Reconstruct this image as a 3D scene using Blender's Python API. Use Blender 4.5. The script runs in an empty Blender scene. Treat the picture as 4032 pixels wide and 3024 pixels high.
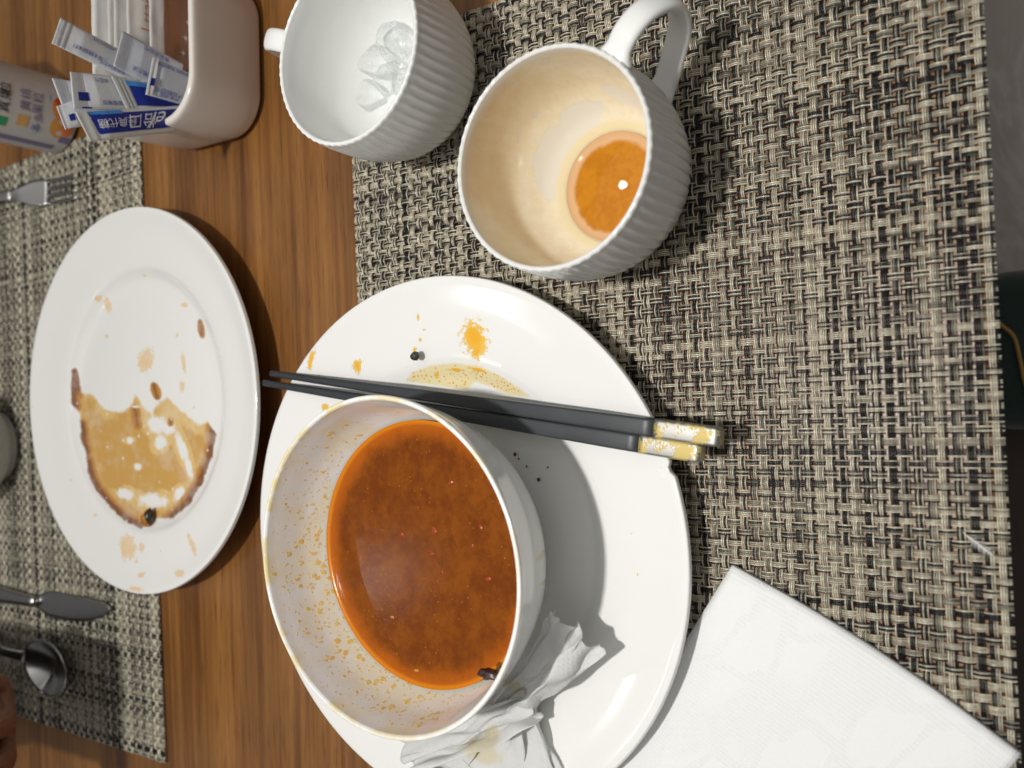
import bpy, bmesh, math, random
import numpy as np
from mathutils import Vector, Matrix, noise, geometry

# ------------------------------------------------------------------ camera, world, lights, exposure
SC = bpy.context.scene
COL = SC.collection
HC = 0.345                                    # camera height above the table (metres)
FPX, PITCH, ROLL = 3300.0, 0.986257, -0.0169904
_F = np.array([0, math.cos(PITCH), -math.sin(PITCH)]); _U0 = np.array([0, math.sin(PITCH), math.cos(PITCH)])
_R0 = np.array([1.0, 0, 0])
_R = math.cos(ROLL) * _R0 + math.sin(ROLL) * _U0
_U = -math.sin(ROLL) * _R0 + math.cos(ROLL) * _U0

cd = bpy.data.cameras.new('camera'); cam = bpy.data.objects.new('camera', cd); COL.objects.link(cam)
cd.sensor_width = 36.0; cd.lens = FPX / 4032 * 36.0; cd.clip_start = 0.01; cd.clip_end = 50
M = Matrix.Identity(4)
for i, a in enumerate((-_U, _R, -_F)):        # the phone was turned a quarter turn
    for j in range(3): M[j][i] = a[j]
M.translation = Vector((0, 0, HC)); cam.matrix_world = M
cd.dof.use_dof = True; cd.dof.focus_distance = 0.395; cd.dof.aperture_fstop = 8.4
SC.camera = cam

W = bpy.data.worlds.new('World'); SC.world = W; W.use_nodes = True
wn = W.node_tree.nodes; wl = W.node_tree.links
bgn = wn['Background']
tc = wn.new('ShaderNodeTexCoord'); sx = wn.new('ShaderNodeSeparateXYZ'); wr = wn.new('ShaderNodeValToRGB')     # bright ceiling, dim walls and floor
wl.new(tc.outputs['Generated'], sx.inputs[0]); wl.new(sx.outputs['Z'], wr.inputs[0])
for k, (p, v) in enumerate(((0.0, .055), (.55, .13), (.80, .42), (1.0, 1.0))):
    e = wr.color_ramp.elements[k] if k < 2 else wr.color_ramp.elements.new(p)
    e.position = p; e.color = (v, v * .975, v * .94, 1)
wr.color_ramp.interpolation = 'EASE'
wl.new(wr.outputs[0], bgn.inputs['Color']); bgn.inputs['Strength'].default_value = 0.95

def lamp(name, loc, power, size, color, target, spread=120):
    l = bpy.data.lights.new(name, 'AREA'); l.shape = 'DISK'; l.size = size; l.energy = power; l.color = color
    o = bpy.data.objects.new(name, l); COL.objects.link(o); o.location = loc
    o.rotation_euler = (Vector(target) - Vector(loc)).to_track_quat('-Z', 'Y').to_euler(); l.spread = math.radians(spread)
    return o
lamp('ceiling_spot', (-0.03, 0.24, 1.25), 3.2, 0.062, (1.0, 0.99, 0.945), (-0.03, 0.17, 0), 96)
lamp('ceiling_spot', (0.60, 1.12, 2.0), 0.03, 0.007, (1.0, 0.96, 0.90), (0, 0.3, 0))
lamp('ceiling_spot', (-0.70, 2.12, 2.0), 0.28, 0.03, (1.0, 0.96, 0.91), (0, 0.3, 0))

SC.view_settings.view_transform = 'Standard'; SC.view_settings.look = 'None'
SC.view_settings.exposure = 0.0; SC.view_settings.gamma = 1.0
SC.view_settings.use_curve_mapping = False
SC.render.engine = 'CYCLES'

# ------------------------------------------------------------------ pixel helpers (photo pixel -> direction)
def _ray(x, y): return (1512 - y) * _R + (2016 - x) * _U + FPX * _F
def G(x, y, z=0.0):                           # point at height z
    r = _ray(x, y); t = (z - HC) / r[2]
    return Vector((r[0] * t, r[1] * t, z))
def onY(x, y, Y, k=0.0):                      # point on the upright plane Y + k*z
    r = _ray(x, y); t = (Y + k * HC) / (r[1] - k * r[2])
    return Vector((r[0] * t, r[1] * t, HC + r[2] * t))
def pix(P):                                   # world points (n,3) -> photo pixels
    Q = np.asarray(P) - np.array([0, 0, HC]); d = Q @ _F
    return np.stack([2016 - FPX * (Q @ _U) / d, 1512 - FPX * (Q @ _R) / d], 1)

# ------------------------------------------------------------------ object helpers
def link(o, parent=None):
    COL.objects.link(o)
    if parent is not None: o.parent = parent
    return o
def tag(o, label, cat=None, group=None, kind=None):
    if label: o['label'] = label
    if cat: o['category'] = cat
    if group: o['group'] = group
    if kind: o['kind'] = kind
    return o
def empty(name, loc=(0, 0, 0), rz=0.0):
    o = bpy.data.objects.new(name, None); o.empty_display_size = 0.02
    o.location = loc; o.rotation_euler = (0, 0, rz); return link(o)
def mesh(name, verts, faces, mat=None, parent=None, smooth=True, loc=None):
    me = bpy.data.meshes.new(name); me.from_pydata([tuple(v) for v in verts], [], faces); me.update()
    if smooth:
        me.polygons.foreach_set('use_smooth', [True] * len(me.polygons))
    o = bpy.data.objects.new(name, me)
    if mat: me.materials.append(mat)
    if loc: o.location = loc
    return link(o, parent)
def from_bm(name, bm, mat=None, parent=None, smooth=True, loc=None):
    me = bpy.data.meshes.new(name); bm.to_mesh(me); bm.free()
    if smooth: me.polygons.foreach_set('use_smooth', [True] * len(me.polygons))
    o = bpy.data.objects.new(name, me)
    if mat: me.materials.append(mat)
    if loc: o.location = loc
    return link(o, parent)
def attr(o, name, vals):
    a = o.data.attributes.new(name, 'FLOAT', 'POINT'); a.data.foreach_set('value', np.asarray(vals, dtype=np.float32)); return a
def coords(o, world=True):
    n = len(o.data.vertices); a = np.empty(n * 3, dtype=np.float32); o.data.vertices.foreach_get('co', a); a = a.reshape(-1, 3).astype(float)
    if world:
        p = o; off = np.zeros(3)
        while p is not None: off += np.array(p.location); p = p.parent
        a = a + off                                   # things painted this way are not rotated
    return a
def spline(pts, n):                                   # Catmull-Rom through 2-D / 3-D points
    P = [np.array(p, dtype=float) for p in pts]; P = [2 * P[0] - P[1]] + P + [2 * P[-1] - P[-2]]; out = []
    for i in range(1, len(P) - 2):
        for k in range(n):
            t = k / n; a, b, c, d = P[i - 1:i + 3]
            out.append(.5 * (2 * b + (c - a) * t + (2 * a - 5 * b + 4 * c - d) * t * t + (3 * b - a - 3 * c + d) * t ** 3))
    out.append(P[-2]); return out
def lathe(name, prof, segs, mat, parent=None, loc=None, rmod=None):
    verts = []; faces = []; rings = []
    for (r, z) in prof:
        if r < 1e-6: rings.append([len(verts)]); verts.append((0, 0, z)); continue
        ring = []
        for k in range(segs):
            a = 2 * math.pi * k / segs; rr = rmod(r, z, a, len(rings)) if rmod else r
            ring.append(len(verts)); verts.append((rr * math.cos(a), rr * math.sin(a), z))
        rings.append(ring)
    for A, B in zip(rings, rings[1:]):
        for k in range(segs):
            k2 = (k + 1) % segs
            if len(A) == 1 and len(B) == 1: continue
            if len(A) == 1: faces.append((A[0], B[k2], B[k]))
            elif len(B) == 1: faces.append((A[k], A[k2], B[0]))
            else: faces.append((A[k], A[k2], B[k2], B[k]))
    return mesh(name, verts, faces, mat, parent, True, loc)
def sweep(name, path, sect, mat, parent=None, up=Vector((0, 0, 1)), loc=None, cap=True):
    """path: list of Vector; sect(i, t) -> list of (a, b) in side / up axes."""
    verts = []; faces = []; n = len(path); m = None
    for i, p in enumerate(path):
        t = (path[min(i + 1, n - 1)] - path[max(i - 1, 0)]).normalized()
        s = t.cross(up).normalized(); u = s.cross(t).normalized()
        pts = sect(i, i / (n - 1)); m = len(pts)
        for a, b in pts: verts.append(p + s * a + u * b)
    for i in range(n - 1):
        for k in range(m):
            k2 = (k + 1) % m; faces.append((i * m + k, i * m + k2, (i + 1) * m + k2, (i + 1) * m + k))
    if cap:
        faces.append(tuple(range(m - 1, -1, -1))); faces.append(tuple((n - 1) * m + k for k in range(m)))
    return mesh(name, verts, faces, mat, parent, True, loc)
def ell(a, b, n=16, p=1.0):
    out = []
    for k in range(n):
        t = 2 * math.pi * k / n; c, s = math.cos(t), math.sin(t)
        out.append((a * math.copysign(abs(c) ** p, c), b * math.copysign(abs(s) ** p, s)))
    return out
def solidify(o, t, off=0):
    m = o.modifiers.new('thick', 'SOLIDIFY'); m.thickness = t; m.offset = off; return o
def sdpoly(P, poly):                                  # signed distance to polygon, negative inside
    P = np.asarray(P, float); poly = np.asarray(poly, float); n = len(poly)
    d = np.full(len(P), 1e18); inside = np.zeros(len(P), bool)
    for i in range(n):
        a, b = poly[i], poly[(i + 1) % n]; e = b - a; w = P - a
        t = np.clip((w @ e) / (e @ e), 0, 1); q = w - t[:, None] * e
        d = np.minimum(d, (q ** 2).sum(1))
        c = ((a[1] > P[:, 1]) != (b[1] > P[:, 1])) & (P[:, 0] < (b[0] - a[0]) * (P[:, 1] - a[1]) / (b[1] - a[1] + 1e-12) + a[0])
        inside ^= c
    return np.where(inside, -np.sqrt(d), np.sqrt(d))
def blob(P, c, rx, ry, rot=0.0):                      # 1 at centre, 0 at the edge, negative outside
    d = P - np.array(c); cr, sr = math.cos(rot), math.sin(rot)
    u = (d[:, 0] * cr + d[:, 1] * sr) / rx; v = (-d[:, 0] * sr + d[:, 1] * cr) / ry
    return 1 - np.sqrt(u * u + v * v)

# ------------------------------------------------------------------ materials
class NT:
    def __init__(s, name):
        s.m = bpy.data.materials.new(name); s.m.use_nodes = True; s.t = s.m.node_tree
        s.b = s.t.nodes['Principled BSDF']; s.out = s.t.nodes['Material Output']
    def n(s, typ, **kw):
        nd = s.t.nodes.new('ShaderNode' + typ)
        for k, v in kw.items():
            if k.startswith('_'): setattr(nd, k[1:], v)
            else: s.set(nd.inputs[k.replace('__', ' ')], v)
        return nd
    def set(s, inp, v):
        if isinstance(v, bpy.types.NodeSocket): s.t.links.new(v, inp)
        elif isinstance(v, (tuple, list)) and len(v) == 3 and inp.type == 'RGBA': inp.default_value = (*v, 1)
        else: inp.default_value = v
    def math(s, op, a, b=0.0, c=0.0, clamp=False):
        nd = s.t.nodes.new('ShaderNodeMath'); nd.operation = op; nd.use_clamp = clamp
        for i, v in enumerate((a, b, c)): s.set(nd.inputs[i], v)
        return nd.outputs[0]
    def mix(s, f, a, b, blend='MIX'):
        nd = s.t.nodes.new('ShaderNodeMix'); nd.data_type = 'RGBA'; nd.blend_type = blend; nd.clamp_factor = True
        s.set(nd.inputs[0], f); s.set(nd.inputs[6], a); s.set(nd.inputs[7], b); return nd.outputs[2]
    def mixf(s, f, a, b):
        nd = s.t.nodes.new('ShaderNodeMix'); s.set(nd.inputs[0], f); s.set(nd.inputs[2], a); s.set(nd.inputs[3], b); return nd.outputs[0]
    def step(s, v, lo, hi):
        nd = s.t.nodes.new('ShaderNodeMapRange'); nd.interpolation_type = 'SMOOTHSTEP'
        s.set(nd.inputs[0], v); nd.inputs[1].default_value = lo; nd.inputs[2].default_value = hi; return nd.outputs[0]
    def attr(s, name):
        return s.n('Attribute', _attribute_name=name).outputs['Fac']
    def obj(s): return s.n('TexCoord').outputs['Object']
    def mapping(s, vec, scale=(1, 1, 1), rot=(0, 0, 0), loc=(0, 0, 0)):
        return s.n('Mapping', Vector=vec, Scale=scale, Rotation=rot, Location=loc).outputs[0]
    def noise(s, vec, scale, detail=3.0, rough=.5, dist=0.0):
        return s.n('TexNoise', Vector=vec, Scale=scale, Detail=detail, Roughness=rough, Distortion=dist).outputs['Fac']
    def ramp(s, f, stops):
        nd = s.t.nodes.new('ShaderNodeValToRGB'); cr = nd.color_ramp
        while len(cr.elements) < len(stops): cr.elements.new(.5)
        for e, (p, c) in zip(cr.elements, stops): e.position = p; e.color = (*c, 1)
        s.set(nd.inputs[0], f); return nd.outputs[0]
    def bump(s, h, strength, dist):
        return s.n('Bump', Height=h, Strength=strength, Distance=dist).outputs[0]
    def p(s, **kw):
        for k, v in kw.items(): s.set(s.b.inputs[k.replace('__', ' ')], v)
        return s
def plain(name, col, rough=.5, metal=0.0, **kw):
    t = NT(name); o = t.obj(); nz = t.noise(o, 90, 3)
    t.p(Base__Color=t.mix(nz, tuple(c * .92 for c in col), tuple(min(1, c * 1.06) for c in col)), Roughness=rough, Metallic=metal, **kw); return t.m

WHITE = (0.80, 0.795, 0.775)
def m_ceramic():
    t = NT('glazed_ceramic'); o = t.obj()
    t.p(Base__Color=(.87, .87, .855), Roughness=t.mixf(t.noise(o, 30, 2), .07, .16), Normal=t.bump(t.noise(o, 55, 2), .03, .002)); return t.m
CER = m_ceramic()

def m_wood():
    t = NT('walnut_veneer'); o = t.obj()
    warp = t.noise(t.mapping(o, (2.0, 5, 1)), 1.0, 2)
    ov = t.n('VectorMath', _operation='ADD').outputs
    c = t.mapping(o, (1.0, 1.0, 1.0), loc=(0, 0, 0))
    wy = t.math('MULTIPLY', t.math('SUBTRACT', warp, .5), .012)
    sep = t.n('SeparateXYZ', Vector=c); y2 = t.math('ADD', sep.outputs[1], wy)
    comb = t.n('CombineXYZ', X=sep.outputs[0], Y=y2, Z=0.0).outputs[0]
    big = t.noise(t.mapping(comb, (1.1, 34, 1)), 1.0, 3, .55)
    mid = t.noise(t.mapping(comb, (5.0, 190, 1)), 1.0, 3, .6)
    fine = t.noise(t.mapping(comb, (30, 1300, 1)), 1.0, 3, .65)
    cloud = t.noise(t.mapping(comb, (8, 14, 1)), 1.0, 3)
    g = t.math('ADD', t.math('MULTIPLY', big, .48), t.math('MULTIPLY', mid, .46))
    g = t.math('ADD', g, t.math('MULTIPLY', t.math('SUBTRACT', cloud, .5), .22))
    col = t.ramp(g, [(.26, (.070, .025, .007)), (.38, (.145, .056, .013)), (.49, (.235, .098, .023)), (.62, (.325, .147, .036)), (.76, (.215, .086, .020))])
    col = t.mix(t.step(fine, .54, .70), col, (.058, .021, .008))
    pore = t.math('MULTIPLY', t.step(fine, .55, .72), .55)
    t.p(Base__Color=col, Roughness=t.mixf(mid, .32, .42), Specular__IOR__Level=.55, Normal=t.bump(t.math('ADD', fine, mid), .10, .0006)); return t.m
WOOD = m_wood()

def m_strand():
    t = NT('woven_vinyl'); rnd = t.n('ObjectInfo').outputs['Random']; fil = t.attr('filament'); al = t.attr('along')
    key = t.math('ADD', t.math('MULTIPLY', rnd, 917.0), t.math('MULTIPLY', fil, 3.71))
    w = t.n('TexWhiteNoise', _noise_dimensions='1D'); t.set(w.inputs['W'], key)
    nz = t.n('TexNoise', _noise_dimensions='2D'); t.set(nz.inputs['Scale'], 1.0); t.set(nz.inputs['Detail'], 3.0)
    t.set(nz.inputs['Vector'], t.n('CombineXYZ', X=t.math('MULTIPLY', al, 13.0), Y=t.math('MULTIPLY', key, 7.0)).outputs[0])
    v = t.math('ADD', t.math('MULTIPLY', w.outputs['Value'], .62), t.math('MULTIPLY', t.math('SUBTRACT', nz.outputs['Fac'], .5), .85))
    col = t.ramp(v, [(.00, (.010, .011, .014)), (.16, (.020, .021, .026)), (.22, (.28, .255, .20)), (.38, (.58, .53, .415)), (.62, (.74, .68, .54))])
    fine = t.n('TexNoise', _noise_dimensions='2D'); t.set(fine.inputs['Scale'], 1.0)
    t.set(fine.inputs['Vector'], t.n('CombineXYZ', X=t.math('MULTIPLY', al, 260.0), Y=t.math('MULTIPLY', key, 11.0)).outputs[0])
    col = t.mix(t.math('MULTIPLY', t.step(fine.outputs['Fac'], .52, .68), .35), col, (.06, .055, .045))
    t.p(Base__Color=col, Roughness=.34, Metallic=.20); return t.m
STRAND = m_strand()

# ------------------------------------------------------------------ the place: floor, chair, table
def box_bm(x0, x1, y0, y1, z0, z1, bev=0.0, seg=2):
    bm = bmesh.new(); bmesh.ops.create_cube(bm, size=1)
    for v in bm.verts: v.co = Vector(((x0 + x1) / 2 + v.co.x * (x1 - x0), (y0 + y1) / 2 + v.co.y * (y1 - y0), (z0 + z1) / 2 + v.co.z * (z1 - z0)))
    if bev: bmesh.ops.bevel(bm, geom=list(bm.edges), offset=bev, segments=seg, profile=.5, affect='EDGES')
    return bm
def m_floor():
    t = NT('grey_marble'); o = t.n('NewGeometry').outputs['Position']
    a = t.noise(o, 3.0, 5, .6, 1.2); v = t.noise(t.mapping(o, (1, 1.6, 1), rot=(0, 0, .8)), 4.0, 6, .6, 2.5)
    vein = t.math('SUBTRACT', 1.0, t.math('ABSOLUTE', t.math('MULTIPLY', t.math('SUBTRACT', v, .5), 14.0)), clamp=True)
    col = t.mix(a, (.36, .325, .29), (.50, .465, .42)); col = t.mix(t.math('MULTIPLY', vein, .5), col, (.62, .60, .57))
    t.p(Base__Color=col, Roughness=.25); return t.m
floor = mesh('floor', [(-3, -3, -.74), (3, -3, -.74), (3, 3, -.74), (-3, 3, -.74)], [(0, 1, 2, 3)], m_floor()); tag(floor, None, kind='structure')

table = empty('dining_table', (0, .55, -.74), math.radians(1.6)); tag(table, 'walnut veneer dining table carrying the dishes and woven placemats', 'table')
TB = .0225                                    # front edge of the table top
TOP = from_bm('tabletop', box_bm(-.9, .9, TB, 1.15, -.03, -.0004, .0022), WOOD, table, False, (0, -.55, .74))
for lx in (-.8, .8):
    for ly in (.12, 1.05):
        from_bm('leg', box_bm(lx - .035, lx + .035, ly - .035, ly + .035, -.74, -.0315, .003), WOOD, table, False, (0, -.55, .74))

# brown chair and a dark green bag on it, just below the table's edge
def m_fabric(name, c1, c2, sc):
    t = NT(name); o = t.obj(); a = t.noise(o, sc, 4, .6); b = t.noise(o, 900, 1)
    t.p(Base__Color=t.mix(a, c1, c2), Roughness=.8, Sheen__Weight=.3, Normal=t.bump(b, .3, .0006)); return t.m
chair = empty('chair', (-.2, -.14, -.74)); tag(chair, 'dark brown upholstered chair seat below the edge of the table', 'chair')
HIDE = m_fabric('brown_upholstery', (.035, .025, .020), (.075, .055, .045), 18)
co_ = (.2, .14, .74)
from_bm('seat_cushion', box_bm(-.46, .02, -.42, .12, -.40, -.335, .028, 5), HIDE, chair, True, co_)
for lx in (-.42, -.02):
    for ly in (-.38, .08): from_bm('leg', box_bm(lx - .018, lx + .018, ly - .018, ly + .018, -.74, -.395, .003), WOOD, chair, False, co_)
GREEN = m_fabric('green_velvet', (.004, .014, .011), (.014, .040, .032), 22); GOLD = plain('gold_cord', (.30, .18, .03), .5)
bag = empty('bag', (.02, -.05, -.335)); tag(bag, 'dark green cloth bag with gold cord below the table edge', 'bag')
bm = box_bm(-.035, .068, -.14, .06, -.345, -.262, .03, 5)
for v in bm.verts: v.co += Vector((0, 0, 1)) * .006 * noise.noise(v.co * 22)
from_bm('pouch', bm, GREEN, bag, True, (-.02, .05, .335))
gp = [G(3890, 1240, -.258), G(3950, 1285, -.258), G(3995, 1330, -.258), G(4020, 1430, -.258), G(4050, 1540, -.258), G(4150, 1640, -.258), G(4350, 1650, -.259)]
sweep('cord', [Vector(q) - bag.location for q in spline(gp, 5)], lambda i, t: ell(.0013, .0013, 8), GOLD, bag)

# ------------------------------------------------------------------ woven placemats (each strand its own piece)
PX_, PY_ = .00417, .00442            # pitch of strands that run away from / across the viewer
def strand_mesh(name, length, pitch_other, width, phase, zoff):
    per = 2 * pitch_other; nseg = int(length / per * 8); sec = []
    nf = 4; fw = width / nf
    for f in range(nf):
        x0 = -width / 2 + f * fw
        sec += [(x0 + .16 * fw, -.00042, f), (x0 + .22 * fw, .00002, f), (x0 + .5 * fw, .00026, f), (x0 + .78 * fw, .00002, f), (x0 + .84 * fw, -.00042, f)]
    verts = []; faces = []; fa = []; la = []; m = len(sec)
    for i in range(nseg + 1):
        t = i / nseg * length - length / 2
        w = math.sin(math.pi * t / pitch_other + phase); w = math.copysign(abs(w) ** .75, w)
        for a, b, f in sec:
            verts.append((t, a, zoff + b + .00072 * w)); fa.append(f); la.append(t)
    for i in range(nseg):
        for k in range(m - 1):
            if k % 5 != 4: faces.append((i * m + k, (i + 1) * m + k, (i + 1) * m + k + 1, i * m + k + 1))
    me = bpy.data.meshes.new(name); me.from_pydata(verts, [], [f[::-1] for f in faces]); me.update()
    me.polygons.foreach_set('use_smooth', [True] * len(me.polygons)); me.materials.append(STRAND)
    for nm, v in (('filament', fa), ('along', la)):
        a = me.attributes.new(nm, 'FLOAT', 'POINT'); a.data.foreach_set('value', v)
    return me
def flip_up(me):
    me.update()
    if sum(p.normal.z for p in me.polygons) < 0: me.flip_normals()
def placemat(center, rz, nx, ny, label, seed):
    rng = random.Random(seed)
    root = empty('placemat', (center[0], center[1], 0), rz); tag(root, label, 'placemat', 'woven vinyl placemats')
    LX, LY = nx * PX_, ny * PY_; z0 = .0015
    across = [strand_mesh('strand', LX, PX_, .00330, math.pi * nx / 2 + math.pi * k, z0) for k in (0, 1)]
    away = [strand_mesh('strand', LY, PY_, .00310, math.pi * ny / 2 + math.pi * (k + 1), z0) for k in (0, 1)]
    for me in across + away: flip_up(me)
    for j in range(ny):
        y = (j + .5) * PY_ - LY / 2
        o = bpy.data.objects.new('strand', across[j % 2]); o.location = (rng.uniform(-.0007, .0007) * 0, y + rng.uniform(-.00016, .00016), rng.uniform(-.0001, .0001)); o.rotation_euler = (0, 0, rng.uniform(-.0006, .0006)); link(o, root)
    for i in range(nx):
        x = (i + .5) * PX_ - LX / 2
        o = bpy.data.objects.new('strand', away[i % 2]); o.location = (x + rng.uniform(-.00018, .00018), 0, rng.uniform(-.0001, .0001)); o.rotation_euler = (0, 0, math.pi / 2 + rng.uniform(-.0006, .0006)); link(o, root)
    return root
# strand j (across) is up where it meets strand i (away) when i + j is even
NX, NY = 108, 70
th1 = math.radians(1.6)
ux, uy = Vector((math.cos(th1), math.sin(th1))), Vector((-math.sin(th1), math.cos(th1)))
far_pt = Vector((.0912, .3310)); right_pt = Vector((.1894, .2400))
cen1 = uy * (far_pt.dot(uy) - NY * PY_ / 2) + ux * (right_pt.dot(ux) - NX * PX_ / 2)
placemat(cen1, th1, NX, NY, 'woven beige and black placemat under the soup bowl and coffee cup', 1)
th2 = math.radians(2.3)
ux, uy = Vector((math.cos(th2), math.sin(th2))), Vector((-math.sin(th2), math.cos(th2)))
near_pt = (Vector((.1824, .5335)) + Vector((-.2570, .5139))) / 2; right_pt = Vector((.1865, .65))
NX2 = 107
cen2 = uy * (near_pt.dot(uy) + NY * PY_ / 2) + ux * (right_pt.dot(ux) - NX2 * PX_ / 2)
placemat(cen2, th2, NX2, NY, 'woven beige and black placemat under the fork, knife and spoon', 2)

# ------------------------------------------------------------------ plates
def plate_profile(R, rw, zr):
    top = spline([(R, zr - .0012), (R - .0004, zr + .0002), (R - .0022, zr + .0004)], 4)
    top += spline([(R - .0022, zr + .0004), (rw + .024, zr - .0035), (rw + .006, zr - .0062), (rw + .001, zr - .0074), (rw - .003, .0082), (rw - .0075, .0062), (rw - .014, .0056)], 9)[1:]
    n = 46
    top += [((rw - .014) * (1 - (k + 1) / n), .0056 - .0004 * (k + 1) / n) for k in range(n)]
    bot = [(0, .0022), (rw * .72, .0022), (rw * .76, .0004), (rw * .82, .0), (rw * .86, .0006), (rw * .90, .004)]
    bot += spline([(rw * .90, .004), (rw + .012, zr - .0125), (R - .012, zr - .0056), (R - .001, zr - .0028), (R, zr - .0012)], 4)[1:]
    return bot + top[1:]
def m_big_plate():
    t = NT('plate_with_soup_drips'); o = t.obj(); s = t.attr('stain'); sm = t.attr('smear')
    nz = t.noise(o, 420, 4, .6); nb = t.noise(o, 1400, 2)
    mask = t.step(t.math('ADD', s, t.math('MULTIPLY', t.math('SUBTRACT', t.noise(o, 380, 4, .6), .5), 1.7)), .26, .58)
    mask = t.math('MULTIPLY', mask, t.step(s, -.4, .05))
    sm2 = t.math('MULTIPLY', t.step(t.math('ADD', sm, t.math('MULTIPLY', t.math('SUBTRACT', nz, .5), .7)), .05, .6), .9)
    col = t.mix(sm2, WHITE, (.78, .66, .36))
    v = t.n('TexVoronoi', Vector=o, Scale=520.0).outputs['Distance']
    dots = t.math('MULTIPLY', t.step(v, .30, .20), t.step(t.math('ADD', sm, t.math('MULTIPLY', t.math('SUBTRACT', t.noise(o, 160, 2), .5), 1.6)), .35, .55))
    col = t.mix(dots, col, (.72, .34, .03))
    col = t.mix(mask, col, t.mix(t.step(s, .3, .9), (.80, .52, .11), (.80, .40, .022)))
    t.p(Base__Color=col, Roughness=.10, Normal=t.bump(t.math('ADD', mask, t.math('MULTIPLY', nb, .01)), .5, .0005)); return t.m
def m_far_plate():
    t = NT('plate_with_soy_sauce'); o = t.obj(); s = t.attr('sauce'); dk = t.attr('deep'); fl = t.attr('fleck')
    nz = t.noise(o, 130, 4, .62); nf = t.noise(o, 520, 3, .6)
    e = t.math('ADD', t.math('ADD', s, t.math('MULTIPLY', t.math('MAXIMUM', dk, 0.0), .35)), t.math('MULTIPLY', t.math('SUBTRACT', nz, .5), .95))
    mask = t.math('MULTIPLY', t.step(e, -.10, .28), t.mixf(t.step(t.noise(o, 75, 4, .6), .32, .55), .80, 1.0))
    v = t.n('TexVoronoi', Vector=o, Scale=130.0).outputs['Distance']
    hole = t.math('MULTIPLY', t.step(v, .17, .10), t.step(nz, .47, .56))
    mask = t.math('MULTIPLY', mask, t.math('SUBTRACT', 1.0, t.math('MULTIPLY', hole, .9)))
    tone = t.mix(t.step(t.math('ADD', t.noise(o, 45, 3), t.math('MULTIPLY', t.math('SUBTRACT', s, .5), .18)), .40, .62), (.70, .47, .17), (.58, .325, .075))
    d = t.step(t.math('ADD', dk, t.math('MULTIPLY', t.math('SUBTRACT', nz, .5), .35)), .05, 1.0)
    tone = t.mix(t.step(d, .02, .55), tone, (.46, .20, .030)); tone = t.mix(t.step(d, .62, 1.05), tone, (.20, .062, .009))
    col = t.mix(t.math('MULTIPLY', mask, .97), WHITE, tone)
    f = t.step(t.math('ADD', fl, t.math('MULTIPLY', t.math('SUBTRACT', nf, .5), 1.5)), .22, .42)
    f = t.math('MULTIPLY', f, t.step(fl, -.4, .05))
    col = t.mix(t.math('MULTIPLY', f, t.mixf(nz, .25, .85)), col, (.76, .44, .075))
    t.p(Base__Color=col, Roughness=t.mixf(mask, .12, .06), Normal=t.bump(mask, .2, .0003)); return t.m

BIGC = Vector((-.0774, .2609, .0026)); BR, BW, BZ = .1314, .0885, .0185
big = empty('dinner_plate', BIGC); tag(big, 'large white dinner plate with orange drips under the soup bowl', 'plate')
def big_chip(r, z, a, i): return r
MBIG = m_big_plate()
bp = lathe('plate_body', plate_profile(BR, BW, BZ - .0012), 384, MBIG, big)
# the chip in the rim
chipw = G(2643, 1845, .020); cx, cy = chipw.x - BIGC.x, chipw.y - BIGC.y; ca = math.atan2(cy, cx)
for v in bp.data.vertices:
    r = math.hypot(v.co.x, v.co.y)
    if r > BR - .0045:
        da = (math.atan2(v.co.y, v.co.x) - ca + math.pi) % (2 * math.pi) - math.pi; s = da * BR
        for s0, w, dep in ((0, .0028, .0021), (.0042, .0016, .0008)):
            q = (s - s0) / w
            if abs(q) < 1: k = 1 - dep * (1 - q * q) / r; v.co.x *= k; v.co.y *= k; v.co.z -= .0007 * (1 - q * q)
Wc = coords(bp); Pp = pix(Wc); topm = np.array([1.0 if (n.z > .2) else 0.0 for n in (v.normal for v in bp.data.vertices)])
st = np.full(len(Pp), -1.0); sm = np.full(len(Pp), -1.0)
for c, rx, ry, ro in [((1868, 1330), 62, 95, -.15), ((1855, 1310), 40, 50, 0), ((1875, 1385), 26, 44, .1), ((1405, 1437), 24, 30, .3), ((1412, 1455), 14, 24, 0), ((1226, 1408), 14, 48, .32), ((1220, 1440), 12, 22, .2),
                      ((1655, 1337), 10, 12, 0), ((1632, 1376), 12, 12, 0), ((1645, 1252), 8, 20, 0), ((1672, 1300), 10, 8, 0), ((1280, 1605), 18, 24, 0), ((1255, 1480), 9, 8, 0),
                      ((2483, 2098), 8, 8, 0), ((2520, 2031), 6, 7, 0), ((2510, 2265), 8, 10, 0), ((2516, 2250), 6, 7, 0), ((2118, 1277), 7, 7, 0), ((2452, 1604), 9, 9, 0), ((1795, 1455), 40, 10, .1), ((1880, 1455), 46, 9, .25), ((1722, 1475), 10, 20, .2), ((1690, 1500), 9, 9, 0), ((1730, 1502), 9, 12, 0), ((1830, 1510), 12, 10, 0)]:
    st = np.maximum(st, blob(Pp, c, rx * 1.2, ry * 1.2, ro))
smp = [(1600, 1500), (1625, 1465), (1700, 1440), (1790, 1430), (1880, 1440), (1960, 1475), (2030, 1520), (2085, 1560), (2000, 1555), (1930, 1520), (1870, 1500), (1840, 1535), (1700, 1515)]
sm = np.clip(-sdpoly(Pp, smp) / 22 + .35, -1, 1)
attr(bp, 'stain', np.where(topm > 0, st, -1)); attr(bp, 'smear', np.where(topm > 0, sm, -1))

FARC = Vector((-.0067, .5216, .0016)); FR = .1284
far = empty('dinner_plate', FARC); tag(far, 'white dinner plate holding a puddle of soy sauce', 'plate')
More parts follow.
